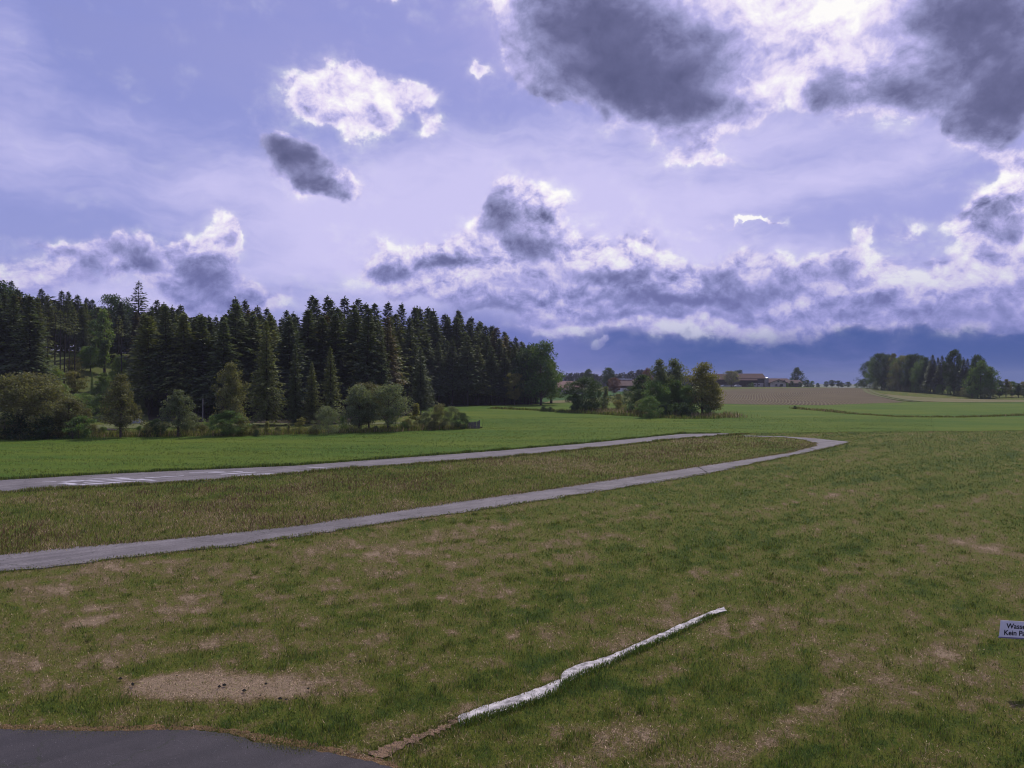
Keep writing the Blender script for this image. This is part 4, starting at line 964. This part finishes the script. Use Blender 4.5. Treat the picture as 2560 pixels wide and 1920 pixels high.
for k_, (px, top, d_) in enumerate([(2018, 950, -480), (2030, 953, -485), (2045, 958, -490), (1980, 953, -470), (1966, 957, -465), (2000, 955, -470), (1952, 960, -462), (1880, 957, -462), (1872, 959, -461)]):
    P('farm_shrub', LEAFY['bush'][k_ % 2], px, top, d_, 'shrub in the farm garden at the far edge of the ploughed field', 10, cat='shrub', group='shrubs round the far farm', tone=['dark', 'mid', 'dark'][k_ % 3], wide=.8)
for k_, (px, top) in enumerate([(2066, 954), (2080, 951), (2096, 952), (2105, 957), (2120, 955)]):
    P('horizon_bush', LEAFY['round'][k_ % 3], px, top, -510, ['leftmost low bush of the horizon group', 'highest bush of the small group on the horizon', 'rounded bush in the middle of the horizon group', 'small bush ending the horizon group', 'single bush alone on the horizon left of the wood'][k_], 10, cat='bush', tone='dark', wide=1.1)

# wood on the right
def wood_d(px): return float(np.interp(px, [2130, 2200, 2260, 2320, 2400, 2480, 2560], [W(a, b).y for a, b in ((2130, 969.5), (2200, 975), (2260, 979), (2320, 984), (2400, 991), (2480, 997), (2560, 998))]))
left_wd = [(2142, 958, 0), (2152, 950, 0), (2160, 948, 0), (2176, 905, 1), (2186, 895, 1), (2204, 887, 1), (2220, 890, 1), (2232, 888, 2), (2250, 895, 2), (2262, 892, 2), (2276, 893, 1), (2290, 889, 1), (2300, 905, 1), (2316, 897, 1)]
for k_, (px, top, q) in enumerate(left_wd):
    pos = at(px, wood_d(px) + (30 if q == 0 else RT.uniform(3, 14)))
    pos = plant('broadleaf_tree', LEAFY[['dome', 'egg', 'round'][k_ % 3]][k_ % 2], pos, tall(top, pos), 10, 'leafy tree of the dense left half of the right hand wood' if q else 'low dark tree where the right hand wood tapers off to the horizon', group='leafy trees of the right hand wood' if q else 'low trees at the tip of the right hand wood', tone=['dark', 'dark', 'olive'][q] if k_ % 4 else 'mid', wide=.6 if q else .9)
for k_, (px, top) in enumerate([(2326, 900), (2333, 887), (2345, 894), (2356, 890), (2368, 900), (2384, 905), (2398, 905), (2410, 898), (2420, 897), (2432, 902), (2338, 900), (2360, 903), (2376, 896)]):
    pos = at(px, wood_d(px) + RT.uniform(3, 20))
    plant('spruce_tree', CONI[k_ % 6], pos, tall(top, pos), 20, 'dark conifer in the right hand wood', group='conifers of the right hand wood', tone='firblue', wide=1.15)
P('big_tree', LEAFY['round'][2], 2387, 878, 989, 'tallest leafy crown rising out of the conifers of the right hand wood', 10, tone='dark', wide=.5)
P('big_tree', LEAFY['round'][0], 2444, 892, 994, 'dark crown high above the pale tree at the right end of the wood', 10, tone='dark', wide=.5)
P('edge_tree', LEAFY['egg'][0], 2452, 905, 996, 'full light green tree at the right end of the wood, foliage to the ground', 10, tone='mid', wide=.72)
P('edge_tree', LEAFY['egg'][1], 2476, 920, 996, 'narrow green tree closing the right end of the wood', 10, tone='mid', wide=.8)
P('edge_tree', LEAFY['egg'][1], 2430, 935, 995, 'darker tree left of the full light green one', 10, tone='dark', wide=.7)
for k_, (px, top, b) in enumerate([(2190, 955, 974), (2215, 950, 975), (2235, 948, 977), (2255, 950, 978), (2275, 946, 979), (2290, 952, 980), (2305, 945, 981), (2322, 950, 982), (2336, 952, 984), (2350, 962, 986), (2225, 962, 976), (2265, 960, 979), (2312, 962, 983), (2372, 966, 988), (2395, 968, 990), (2410, 970, 992), (2425, 966, 994), (2445, 975, 996.5), (2465, 970, 997), (2482, 974, 997)]):
    P('fringe_shrub', LEAFY[['bush', 'dome'][k_ % 2]][k_ % 2], px, top, b, 'shrub of the low lighter fringe along the right hand wood', 10, cat='shrub', group='fringe shrubs of the right hand wood', tone=['grey', 'mid', 'grey', 'olive'][k_ % 4], wide=.75)
for k_, (px, top) in enumerate([(2498, 953), (2515, 950), (2530, 955), (2546, 960), (2560, 956), (2580, 952), (2600, 955), (2625, 950), (2650, 956)]):
    P('far_tree', LEAFY[['round', 'egg'][k_ % 2]][k_ % 2], px, top, -(262 + 3 * (k_ % 3)), 'low leafy tree in the row running on right of the wood', 10, group='row of low trees at the right picture edge', tone=['dark', 'olive', 'mid'][k_ % 3], wide=.8)

# the far off wood behind the farms: one mass
def far_wood():
    rng = np.random.default_rng(8); V = []; A_ = []; S_ = []; L_ = []; W_ = []
    for row, (d, n) in enumerate(((640, 120), (655, 120), (670, 120))):
        px = np.sort(rng.uniform(1300, 1790, n)); x = (px - 1280) / F * d
        top = np.interp(px, [1300, 1400, 1470, 1500, 1560, 1600, 1660, 1790], [935, 936, 932, 940, 933, 926, 936, 945]) + rng.uniform(-3, 5, n)
        z0 = T(x, np.full(n, float(d))); H = EYE + (YH - top) * d / F - z0
        for i in range(n):
            m_ = 150; t = rng.random(m_) ** .8; r = (1 - t) * (1.9 + rng.random()) * .9 + .15; a = rng.random(m_) * 6.28
            V.append(np.stack([x[i] + np.cos(a) * r, d + np.sin(a) * r, z0[i] + H[i] * (.05 + .95 * t)], 1))
            al = np.stack([np.cos(a), np.sin(a), -.3 + rng.normal(0, .4, m_)], 1); A_.append(unit(al)); S_.append(unit(np.cross(al, rng.normal(0, .4, (m_, 3)) + [0, 0, 1]))); L_.append(.9 + rng.random(m_)); W_.append(.7 + .5 * rng.random(m_))
    v, f = kites(np.concatenate(V), np.concatenate(A_), np.concatenate(S_), np.concatenate(L_), np.concatenate(W_))
    o = link('distant_forest', mesh_np('distant_forest', v, f, {'rnd': np.repeat(rng.random(len(v) // 4), 4)}, mat=M_needle), kind='stuff', label='dark blue spruce forest far behind the farms', cat='forest')
    o.color = (.014, .022, .020, 1)
far_wood()
def forest_depths():
    """the hundreds of further trees deeper in the forest, seen only through the gaps"""
    rng = np.random.default_rng(18); V = []; A_ = []; S_ = []; L_ = []; W_ = []; segs = []
    for row in range(8):
        px = -160.0
        while px < 1335:
            d = edge_d(px) + 66 + row * 9 + rng.uniform(-4, 4)
            px += 4.6 / d * F * rng.uniform(.7, 1.3)
            pos = at(px, d); h = min(rng.uniform(14, 19), tall(sky_y(px) + rng.uniform(14, 40), pos))
            if h < 6: continue
            m_ = 190; t = rng.random(m_) ** .75; r = (1 - t) * 2.6 * (.5 + .5 * rng.random(m_)) + .15; a = rng.random(m_) * 6.28
            V.append(np.stack([pos.x + np.cos(a) * r, pos.y + np.sin(a) * r, pos.z + h * (.10 + .90 * t)], 1))
            al = np.stack([np.cos(a), np.sin(a), -.3 + rng.normal(0, .4, m_)], 1); A_.append(unit(al)); S_.append(unit(np.cross(al, rng.normal(0, .4, (m_, 3)) + [0, 0, 1]))); L_.append(.9 + rng.random(m_)); W_.append(.6 + .4 * rng.random(m_))
    v, f = kites(np.concatenate(V), np.concatenate(A_), np.concatenate(S_), np.concatenate(L_), np.concatenate(W_))
    o = link('forest_interior', mesh_np('forest_interior', v, f, {'rnd': np.repeat(rng.random(len(v) // 4), 4)}, mat=M_needle), kind='stuff', label='dark mass of spruces deeper in the hillside forest', cat='forest')
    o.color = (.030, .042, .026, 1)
forest_depths()

def rank_group(group, lead, marks):
    it = []
    for o in COL.objects:
        if o.parent is None and o.get('group') == group:
            w_ = o.matrix_basis.translation; it.append((1280 + F * w_.x / w_.y, o))
    it.sort(key=lambda q: q[0])
    rank_labels(it, lead, marks)
rank_group('shrubs of the hillside clearing', 'green shrub in the hillside clearing', [(130, 'the bare stemmed conifers'), (262, 'the tall bright larch')])
rank_group('bare stemmed conifers of the clearing', 'thin bare stemmed conifer', [(100, 'the left rim of the clearing'), (262, 'the tall bright larch')])
rank_group('fringe shrubs of the right hand wood', 'shrub fringing the right hand wood', [(2165, 'the farm track'), (2330, 'its highest conifer')])
rank_group('leafy trees of the right hand wood', 'leafy tree in the right hand wood', [(2160, 'its tapering left tip'), (2333, 'its highest conifer')])
rank_group('conifers of the right hand wood', 'dark conifer in the right hand wood', [(2316, 'its leafy left half'), (2440, 'its pale end tree')])
rank_group('small shrubs filling the garden hedge', 'small shrub filling the garden hedge', [(210, 'the dark thicket'), (446, 'the pale rounded tree'), (665, 'the broad brownish spruce'), (930, 'the orchard trees'), (1160, 'the board fence')])
rank_group('row of low trees at the right picture edge', 'low leafy tree at the right picture edge', [(2485, 'the right hand wood')])
rank_group('dark bushes under the forest edge', 'dark bush under the forest edge trunks', [(341, 'the gravel heap'), (507, 'the grey pole'), (1052, 'the wide dark spruce'), (1286, 'the small yellow green tree')])
rank_group('shrubs round the far farm', 'shrub in the far farm garden', [(1844, 'the white car'), (1945, 'the cream house'), (1993, 'the tall round crowned tree')])
rank_group('low trees at the tip of the right hand wood', 'low dark tree tapering off the right hand wood', [(2125, 'the open horizon')])

# ------------------------------------------------------------------ buildings
def box(x0, x1, y0, y1, z0, z1):
    v = [(x0, y0, z0), (x1, y0, z0), (x1, y1, z0), (x0, y1, z0), (x0, y0, z1), (x1, y0, z1), (x1, y1, z1), (x0, y1, z1)]
    f = [(0, 3, 2, 1), (4, 5, 6, 7), (0, 1, 5, 4), (1, 2, 6, 5), (2, 3, 7, 6), (3, 0, 4, 7)]
    return v, f
def joined(name, parts, mat, parent=None, smooth=False):
    V = []; Fc = []
    for v, f in parts:
        b = len(V); V += list(v); Fc += [tuple(i + b for i in q) for q in f]
    me = bpy.data.meshes.new(name); me.from_pydata([tuple(map(float, q)) for q in V], [], Fc); me.materials.append(mat); me.update()
    if smooth:
        for p_ in me.polygons: p_.use_smooth = True
    return link(name, me, parent=parent)
def gable_walls(w, d, he, hr, along=True):
    """closed walls with gables; along: ridge runs along the front"""
    x, y = w / 2, d
    if along:
        v = [(-x, 0, -.5), (x, 0, -.5), (x, y, -.5), (-x, y, -.5), (-x, 0, he), (x, 0, he), (x, y, he), (-x, y, he), (-x, y / 2, hr), (x, y / 2, hr)]
        f = [(0, 1, 5, 4), (2, 3, 7, 6), (1, 2, 6, 9, 5), (3, 0, 4, 8, 7), (4, 5, 9, 8), (6, 7, 8, 9), (0, 3, 2, 1)]
    else:
        v = [(-x, 0, -.5), (x, 0, -.5), (x, y, -.5), (-x, y, -.5), (-x, 0, he), (x, 0, he), (x, y, he), (-x, y, he), (0, 0, hr), (0, y, hr)]
        f = [(0, 1, 5, 8, 4), (2, 3, 7, 9, 6), (1, 2, 6, 5), (3, 0, 4, 7), (4, 8, 9, 7), (5, 6, 9, 8), (0, 3, 2, 1)]
    return v, f
def roof_slabs(w, d, he, hr, along, ov=.7, th=.22, lift=.06):
    out = []
    if along:
        for y0, z0, y1, z1 in ((-ov, he - ov * (hr - he) / (d / 2), d / 2, hr), (d + ov, he - ov * (hr - he) / (d / 2), d / 2, hr)):
            x = w / 2 + ov
            v = [(-x, y0, z0 + lift), (x, y0, z0 + lift), (x, y1, z1 + lift), (-x, y1, z1 + lift)]; v += [(a, b, c + th) for a, b, c in v]
            out.append((v, [(0, 1, 2, 3), (4, 7, 6, 5), (0, 4, 5, 1), (1, 5, 6, 2), (2, 6, 7, 3), (3, 7, 4, 0)]))
    else:
        for sg in (-1, 1):
            xe = sg * (w / 2 + ov); ze = he - ov * (hr - he) / (w / 2)
            v = [(xe, -ov, ze + lift), (0, -ov, hr + lift), (0, d + ov, hr + lift), (xe, d + ov, ze + lift)]; v += [(a, b, c + th) for a, b, c in v]
            out.append((v, [(0, 1, 2, 3), (4, 7, 6, 5), (0, 4, 5, 1), (1, 5, 6, 2), (2, 6, 7, 3), (3, 7, 4, 0)]))
    return out
M_timber = plain('dark_timber', (.040, .026, .024), .9, .35, 1.0)
M_timbermid = plain('brown_timber', (.075, .055, .050), .9, .3, 1.0)
M_plaster = plain('pale_plaster', (.42, .39, .38), .9, .15, .6)
M_cream = plain('cream_plaster', (.44, .40, .33), .9, .15, .6)
M_glass = plain('dark_window_glass', (.02, .022, .03), .2, .1, 1.0, spec=.5, bump=False)
M_frame = plain('window_frame', (.18, .14, .11), .7, .1, 1.0)
M_metal = plain('bright_metal', (.72, .74, .78), .35, .08, 1.0, spec=.6)
M_concrete = plain('silo_concrete', (.20, .19, .18), .9, .25, .5)
def tile_mat(name, a, b):
    m_, g = material(name); o = g.new('ShaderNodeTexCoord').outputs['Object']
    s = g.new('ShaderNodeSeparateXYZ', {0: o}).outputs
    row = g.m('SINE', g.m('MULTIPLY', s[1], 2 * math.pi / .38)); n = g.noise(o, .5, 5, .6); n2 = g.noise(o, 3.0, 3, .7)
    finish(g, g.mix(g.ramp(g.m('ADD', g.m('MULTIPLY', n, .6), g.m('MULTIPLY', n2, .4)), .35, .65), a, b), .85, g.m('ADD', row, n2), .5, .06, spec=.2)
    return m_
M_tilered = tile_mat('dark_red_tiles', (.050, .020, .022, 1), (.075, .032, .030, 1))
M_tilewarm = tile_mat('terracotta_tiles', (.17, .10, .085, 1), (.25, .155, .125, 1))
M_tilebrown = tile_mat('brown_tiles', (.080, .050, .050, 1), (.12, .078, .072, 1))

def building(name, label, px0, px1, dist, depth, eave_y, ridge_y, wallm, roofm, along=True, cat='farm building', wins=(), lower=None, extras=None, ov=.7, ground_row=None):
    p0, p1 = at(px0, dist), at(px1, dist); c = (p0 + p1) / 2; c.z = float(T(c.x, c.y)); w = (p1 - p0).length
    rz = 0.0
    t_ = thing(name, label, cat, c, rz)
    he = EYE + (YH - eave_y) * dist / F - c.z; hr = EYE + (YH - ridge_y) * (dist + (depth / 2 if along else 0)) / F - c.z - .25
    joined('wall', [gable_walls(w, depth, he, hr, along)], wallm, t_)
    joined('roof', roof_slabs(w, depth, he, hr, along, ov), roofm, t_)
    if lower:
        x0, x1, h, m_ = lower
        joined('plinth_wall', [box(x0 * w - w / 2, x1 * w - w / 2, -.12, -.004, -.4, h)], m_, t_)
    for x, z, ww, hh in wins:
        X = x * w - w / 2
        fr = joined('window', [box(X - ww / 2, X - ww / 2 + .1, -.22, -.13, z, z + hh), box(X + ww / 2 - .1, X + ww / 2, -.22, -.13, z, z + hh), box(X - ww / 2 + .1, X + ww / 2 - .1, -.22, -.13, z, z + .1), box(X - ww / 2 + .1, X + ww / 2 - .1, -.22, -.13, z + hh - .1, z + hh), box(X - .04, X + .04, -.215, -.135, z + .1, z + hh - .1)], M_frame, t_)
        joined('pane', [box(X - ww / 2 + .1, X + ww / 2 - .1, -.16, -.125, z + .1, z + hh - .1)], M_glass, fr)
    return t_, w, he, hr
b1, w1_, e1, r1 = building('barn', 'long dark red roofed barn, left and rear wing of the far farm', 1768, 1862, 488, 13, 948.5, 935, M_timber, M_tilered, lower=(0, 1, 1.2, M_plaster))
b2, w2_, e2, r2 = building('barn', 'big barn with dark timber wall, red roof and pale block wall below', 1848, 1911, 470, 13, 945.5, 934, M_timber, M_tilered, wins=[(.62, 1.0, .9, .9), (.78, 1.0, .9, .9)], lower=(.55, .96, 2.5, M_plaster), ov=1.0)
# lean-to roof of the big barn
joined('lean_to_roof', [([(-w2_ / 2 - .8, -3.2, 4.0), (w2_ * .18, -3.2, 4.0), (w2_ * .18, -.1, 5.2), (-w2_ / 2 - .8, -.1, 5.2), (-w2_ / 2 - .8, -3.2, 4.2), (w2_ * .18, -3.2, 4.2), (w2_ * .18, -.1, 5.4), (-w2_ / 2 - .8, -.1, 5.4)], [(0, 3, 2, 1), (4, 5, 6, 7), (0, 1, 5, 4), (1, 2, 6, 5), (2, 3, 7, 6), (3, 0, 4, 7)])], M_tilered, b2)
for x_ in (-w2_ / 2 - .5, -w2_ * .25, 0, w2_ * .16): joined('post', [box(x_ - .12, x_ + .12, -3.1, -2.86, -.4, 4.05)], M_timber, b2)
building('long_shed', 'low long shed with dark red roof behind the cream house', 1918, 1972, 482, 9, 951.5, 946, M_timbermid, M_tilered)
building('farmhouse', 'small cream walled house with its gable to the field and dark windows', 1926, 1965, 462, 12, 956.5, 948.5, M_cream, M_tilered, along=False, cat='house', wins=[(.38, .5, 1.3, 1.4), (.74, .5, 1.3, 1.4), (.5, 3.0, 1.0, .9)], ov=1.1)
building('farm_shed', 'brown roofed shed at the right end of the far farm', 1970, 2004, 474, 9, 958, 950, M_timbermid, M_tilebrown)
# silo
s_pos = at(1916.5, 464); silo = thing('silo', 'grey upright silo between the big barn and the cream house', 'silo', s_pos)
tv, tf = tubes([((0, 0, -.4), (0, 0, tall(945, s_pos)), 1.25, 1.25)], 20); link('shaft', mesh_np('shaft', tv, tf, mat=M_concrete, smooth=True), parent=silo)
tv, tf = tubes([((0, 0, tall(945, s_pos)), (0, 0, tall(943, s_pos)), 1.38, .25)], 20); link('cap', mesh_np('cap', tv, tf, mat=M_metal, smooth=True), parent=silo)
# left farm
dA = W(1420, 985).y
bA, wA, eA, rA = building('farm_building', 'pale walled farm building with warm tiled two step roof, left end by the forest', 1376, 1457, dA, 12, 968.5, 953, M_plaster, M_tilewarm, wins=[(.30, 1.2, 1.3, 1.2), (.48, 1.2, 1.3, 1.2), (.66, 1.2, 1.3, 1.2), (.84, 1.2, 1.3, 1.2)])
joined('canopy_roof', [([(-wA * .1, -2.8, eA - 1.1), (wA / 2, -2.8, eA - 1.1), (wA / 2, -.75, eA - .35), (-wA * .1, -.75, eA - .35), (-wA * .1, -2.8, eA - .95), (wA / 2, -2.8, eA - .95), (wA / 2, -.75, eA - .2), (-wA * .1, -.75, eA - .2)], [(0, 3, 2, 1), (4, 5, 6, 7), (0, 1, 5, 4), (1, 2, 6, 5), (2, 3, 7, 6), (3, 0, 4, 7)])], M_tilebrown, bA)
for x_ in (-wA * .09, wA * .2, wA * .48): joined('post', [box(x_ - .1, x_ + .1, -2.7, -2.5, -.4, eA - 1.08)], M_timbermid, bA)
for x_ in (-wA * .32, wA * .28): joined('chimney', [box(x_ - .35, x_ + .35, 5.4, 6.1, rA - .6, rA + 1.0)], M_plaster, bA)
M_lilac = plain('weathered_boards', (.17, .15, .19), .85, .2, 2)
fw = thing('yard_fence', 'low lilac grey board wall along the meadow side of the left farm', 'fence', at(1407, dA - 7))
x_ = -8.0
while x_ < 9: joined('board', [box(x_, x_ + .95, 0, .06, -.3, 1.35 + .1 * RT.random())], M_lilac, fw); x_ += 1.0
bB, wB, eB, rB = building('farm_building', 'brown tiled barn with a bright metal ridge strip, partly behind the copse', 1530, 1625, 372, 14, 964, 949, M_timbermid, M_tilebrown, lower=(0, 1, 1.6, M_plaster))
joined('ridge_light', [box(-wB * .34, wB * .08, 6.3, 7.7, rB + .30, rB + .72)], M_metal, bB)

# ------------------------------------------------------------------ parked vehicles at the farm (small pale shapes in the photograph)
def vehicle(px, dist, label, cat, mat, L, h, van):
    pos = at(px, dist); v_ = thing(cat, label, cat, pos, .1)
    prof = [(-L / 2, .35), (-L / 2, .9), (-L / 2 + .15, h if van else .95), (L * .28 if van else -L * .32, h if van else 1.0), (L * .36 if van else -L * .22, h * .62 if van else h), (L * .36 if van else L * .15, h * .6 if van else h), (L / 2 - .9 if van else L * .3, 1.0 if not van else h * .58), (L / 2, .85), (L / 2, .35)]
    n = len(prof); V = [(x, -.85, z) for x, z in prof] + [(x, .85, z) for x, z in prof]
    Fc = [tuple(range(n)), tuple(range(2 * n - 1, n - 1, -1))] + [(i, i + n, (i + 1) % n + n, (i + 1) % n) for i in range(n)]
    joined('body', [(V, Fc)], mat, v_)
    for x in (-L * .3, L * .3):
        for y in (-.86, .70):
            tv, tf = tubes([((x, y, .34), (x, y + .16, .34), .34, .34)], 14); link('wheel', mesh_np('wheel', tv, tf, mat=M_tyre), parent=v_)
    joined('window', [box(-L * .2, L * .14, -.87, -.855, 1.02, h * .92)], M_glass, v_)
M_tyre = plain('tyre', (.02, .02, .02), .8)
M_carwhite = plain('white_car_paint', (.62, .62, .66), .35, .04, 1, spec=.5, bump=False)
M_carsilver = plain('silver_car_paint', (.34, .36, .42), .3, .04, 1, spec=.5, bump=False)
vehicle(1844, 455, 'white car parked right of the round tree in front of the barn', 'car', M_carwhite, 4.4, 1.45, False)
vehicle(1812, 458, 'silver car parked left of the round tree in front of the barn', 'car', M_carsilver, 4.2, 1.4, False)
vehicle(1546, 355, 'white van standing by the brown tiled barn behind the copse', 'van', M_carwhite, 4.6, 1.9, True)

# ------------------------------------------------------------------ board fence, pole and gravel heap by the garden
M_oldboard = plain('grey_old_boards', (.135, .115, .105), .9, .35, 6)
pf = W(1183, 1072); fence = thing('board_fence', 'short weathered fence of upright boards at the right end of the hedge', 'fence', pf)
for i in range(9):
    x_ = -.78 + i * .175; h_ = .82 + .18 * i / 8 + RT.uniform(-.05, .07)
    v, f = box(x_, x_ + .15, .0, .025, -.2, h_); o = joined('board', [(v, f)], M_oldboard, fence); o.rotation_euler = (0, RT.gauss(0, .02), 0)
for x_ in (-.7, .80): joined('post', [box(x_ - .06, x_ + .06, .03, .15, -.3, 1.12)], M_oldboard, fence)
for z_ in (.22, .68): joined('rail', [box(-.8, .84, .027, .07, z_, z_ + .08)], M_oldboard, fence)
pp = W(1203, 1071); st = thing('boundary_stump', 'small dark round stump in the meadow beside the board fence', 'stump', pp)
tv, tf = tubes([((0, 0, -.1), (0, 0, .16), .16, .14), ((0, 0, .16), (.01, 0, .22), .14, .03)], 12); link('block', mesh_np('block', tv, tf, mat=M_barkdark, smooth=True), parent=st)
pl = W(507, 1054); pole = thing('wooden_pole', 'thin grey upright pole in front of the dark forest', 'pole', pl)
tv, tf = tubes([((0, 0, -.4), (0, 0, tall(996, pl)), .09, .07)], 10); link('shaft', mesh_np('shaft', tv, tf, mat=plain('grey_wood', (.17, .16, .15), .9, .2, 3)), parent=pole)
tv, tf = tubes([((-.09, 0, tall(1003, pl)), (.09, 0, tall(1003, pl)), .05, .05), ((.17, 0, tall(1010, pl)), (.17, 0, tall(998, pl)), .03, .03)], 8); link('insulator', mesh_np('insulator', tv, tf, mat=M_concrete), parent=pole)
def heap(px, base, w, h, label):
    c = W(px, base); rng = np.random.default_rng(int(px)); n, k = 26, 9
    V = [(0, 0, h)]
    for j in range(1, k + 1):
        for i in range(n):
            a = 6.283 * i / n; r = w / 2 * (j / k) * (1 + .10 * math.sin(3 * a + 1) + .04 * rng.normal()); V.append((r * math.cos(a), r * math.sin(a) * .8, h * (1 - (j / k)) ** 1.05 + .03 * rng.normal() - (.15 if j == k else 0)))
    Fc = [(0, 1 + i, 1 + (i + 1) % n) for i in range(n)] + [(1 + (j - 1) * n + i, 1 + j * n + i, 1 + j * n + (i + 1) % n, 1 + (j - 1) * n + (i + 1) % n) for j in range(1, k) for i in range(n)]
    o = joined('gravel_heap', [(V, Fc)], plain('grey_gravel', (.12, .13, .14), .95, .35, 8), smooth=True); o.location = c; o['label'] = label; o['category'] = 'gravel heap'
heap(341, 1058, 2.3, .95, 'small grey gravel heap between the loose tree and the forest edge')
M_log = plain('log_wood', (.16, .13, .11), .9, .3, 5)
for i, (px, py, ln, rz) in enumerate([(262, 1076, 1.6, .1), (282, 1077, 1.3, -.15), (320, 1084, 1.5, .2)]):
    c = W(px, py); tv, tf = tubes([((-ln / 2, 0, .12), (ln / 2, 0, .12), .12, .10)], 9)
    o = link('log', mesh_np('log', tv, tf, mat=M_log, smooth=True), label=['left pale log lying on the path under the loose tree', 'right pale log of the pair beside the loose trunk', 'single log near the hedge foot right of the loose trunk'][i], cat='log', loc=c); o.rotation_euler = (0, 0, rz)

# ------------------------------------------------------------------ sign at the right edge
M_sign = plain('sign_white', (.80, .78, .80), .5, .05, 2, bump=False)
M_signshade = plain('sign_edge_shade', (.20, .18, .30), .6, .1, 2, bump=False)  # board edge colour with the bluish shade along the bottom painted in
M_black = plain('sign_black', (.012, .012, .02), .6, .1, 2, bump=False)
M_post = plain('galvanised_post', (.30, .30, .31), .5, .15, 4, metal=.4)
SD = 14.5
kx = SD / F
sx0 = (2501.5 - 1280) * kx; stop = EYE + (YH - 1551) * kx; sbot = EYE + (YH - 1592) * kx
sw, sh = 1.02, (stop - sbot)
sg = thing('notice_sign', 'white notice board with two lines of black lettering, cut off by the right picture edge', 'sign', (sx0 + sw * .62, SD + .12, 0))
ox = -sw * .62
def tilt(parts):
    out = []
    for v, f in parts:
        out.append(([(ox + x, y - .12, stop + z - .055 * x + .13 * 0) for x, y, z in v], f))
    return out
# board in the plane y = SD, slightly dipping to the right
joined('board', tilt([([(.012, 0, -.001), (sw + .012, 0, -.001), (sw, 0, -sh), (-.02, 0, -sh), (.012, .006, -.001), (sw + .012, .006, -.001), (sw, .006, -sh), (-.02, .006, -sh)], [(0, 3, 2, 1), (4, 5, 6, 7), (0, 1, 5, 4), (1, 2, 6, 5), (2, 3, 7, 6), (3, 0, 4, 7)])]), M_sign, sg)
joined('lower_edge_shade', tilt([box(-.02, sw, .0, .03, -sh - .028, -sh - .002)]), M_signshade, sg)  # strip under the board, its bottom shadow given as bluish colour
joined('post', [box(-.035, .035, -.108, -.04, -.4, stop - .05)], M_post, sg)
joined('bracket', [box(-.2, .2, -.112, -.109, sbot + .06, sbot + .10)], M_post, sg)
for txt, size, x, z in (('Wasserstelle', .140, .123, -.150), ('Kein Parken', .140, .068, -.285)):
    cu = bpy.data.curves.new('lettering', 'FONT'); cu.body = txt; cu.size = size; cu.offset = .0026; cu.extrude = .0008; cu.space_character = 1.0
    tmp = bpy.data.objects.new('tmp', cu); COL.objects.link(tmp)
    bpy.context.view_layer.update()
    me = bpy.data.meshes.new_from_object(tmp.evaluated_get(bpy.context.evaluated_depsgraph_get()))
    bpy.data.objects.remove(tmp)
    me.materials.clear(); me.materials.append(M_black)
    o = link('lettering', me, parent=sg, label='black words ' + txt)
    o.rotation_euler = (R(90), math.atan(.055), 0); o.location = (ox + x, -.1225, stop + z - .055 * x)

# pebbles and clods: small dark things on the lawn and light grit on the tarmac
def crumbs(name, pxs, r, mat, label, cat):
    rng = np.random.default_rng(len(pxs)); V = []; Fc = []
    for px, py in pxs:
        c = W(px, py); b = len(V); rr = r * (.6 + .8 * rng.random())
        pts = [(1, 0, 0), (0, 1, 0), (-1, 0, 0), (0, -1, 0), (0, 0, .8), (0, 0, -.4)]
        V += [(c.x + q[0] * rr * (.7 + .6 * rng.random()), c.y + q[1] * rr, c.z + .02 + q[2] * rr) for q in pts]
        Fc += [tuple(b + i for i in t) for t in ((0, 1, 4), (1, 2, 4), (2, 3, 4), (3, 0, 4), (1, 0, 5), (2, 1, 5), (3, 2, 5), (0, 3, 5))]
    o = joined(name, [(V, Fc)], mat); o['kind'] = 'stuff'; o['label'] = label; o['category'] = cat
crumbs('soil_clods', [(330, 1713), (332, 1716), (441, 1692), (700, 1750), (715, 1752), (740, 1750), (548, 1720), (610, 1730), (560, 1716), (650, 1742), (300, 1700), (770, 1725), (664, 1713), (1345, 1558), (900, 1656)], .035, M_crack, 'dark soil clods on the bare straw patch', 'clods')
_rg = random.Random(4)
crumbs('tarmac_grit', [(_rg.uniform(0, 900), _rg.uniform(1850, 1920)) for _ in range(260)], .004, M_plaster, 'pale grit lying on the dark tarmac', 'grit')

# ------------------------------------------------------------------ air: one closed box round camera and land, thin even haze
v, f = box(-1500, 1500, -40, 2600, -16.5, 36)
me = bpy.data.meshes.new('haze'); me.from_pydata([tuple(map(float, q)) for q in v], [], f)
M_haze = bpy.data.materials.new('haze_air'); M_haze.use_nodes = True; M_haze.node_tree.nodes.clear(); g = NT(M_haze.node_tree)
pv = g.new('ShaderNodeVolumePrincipled', {'Color': (.78, .82, .95, 1), 'Density': .00018})
g.l.new(pv.outputs[0], g.new('ShaderNodeOutputMaterial').inputs['Volume'])
me.materials.append(M_haze); link('haze', me, kind='stuff')
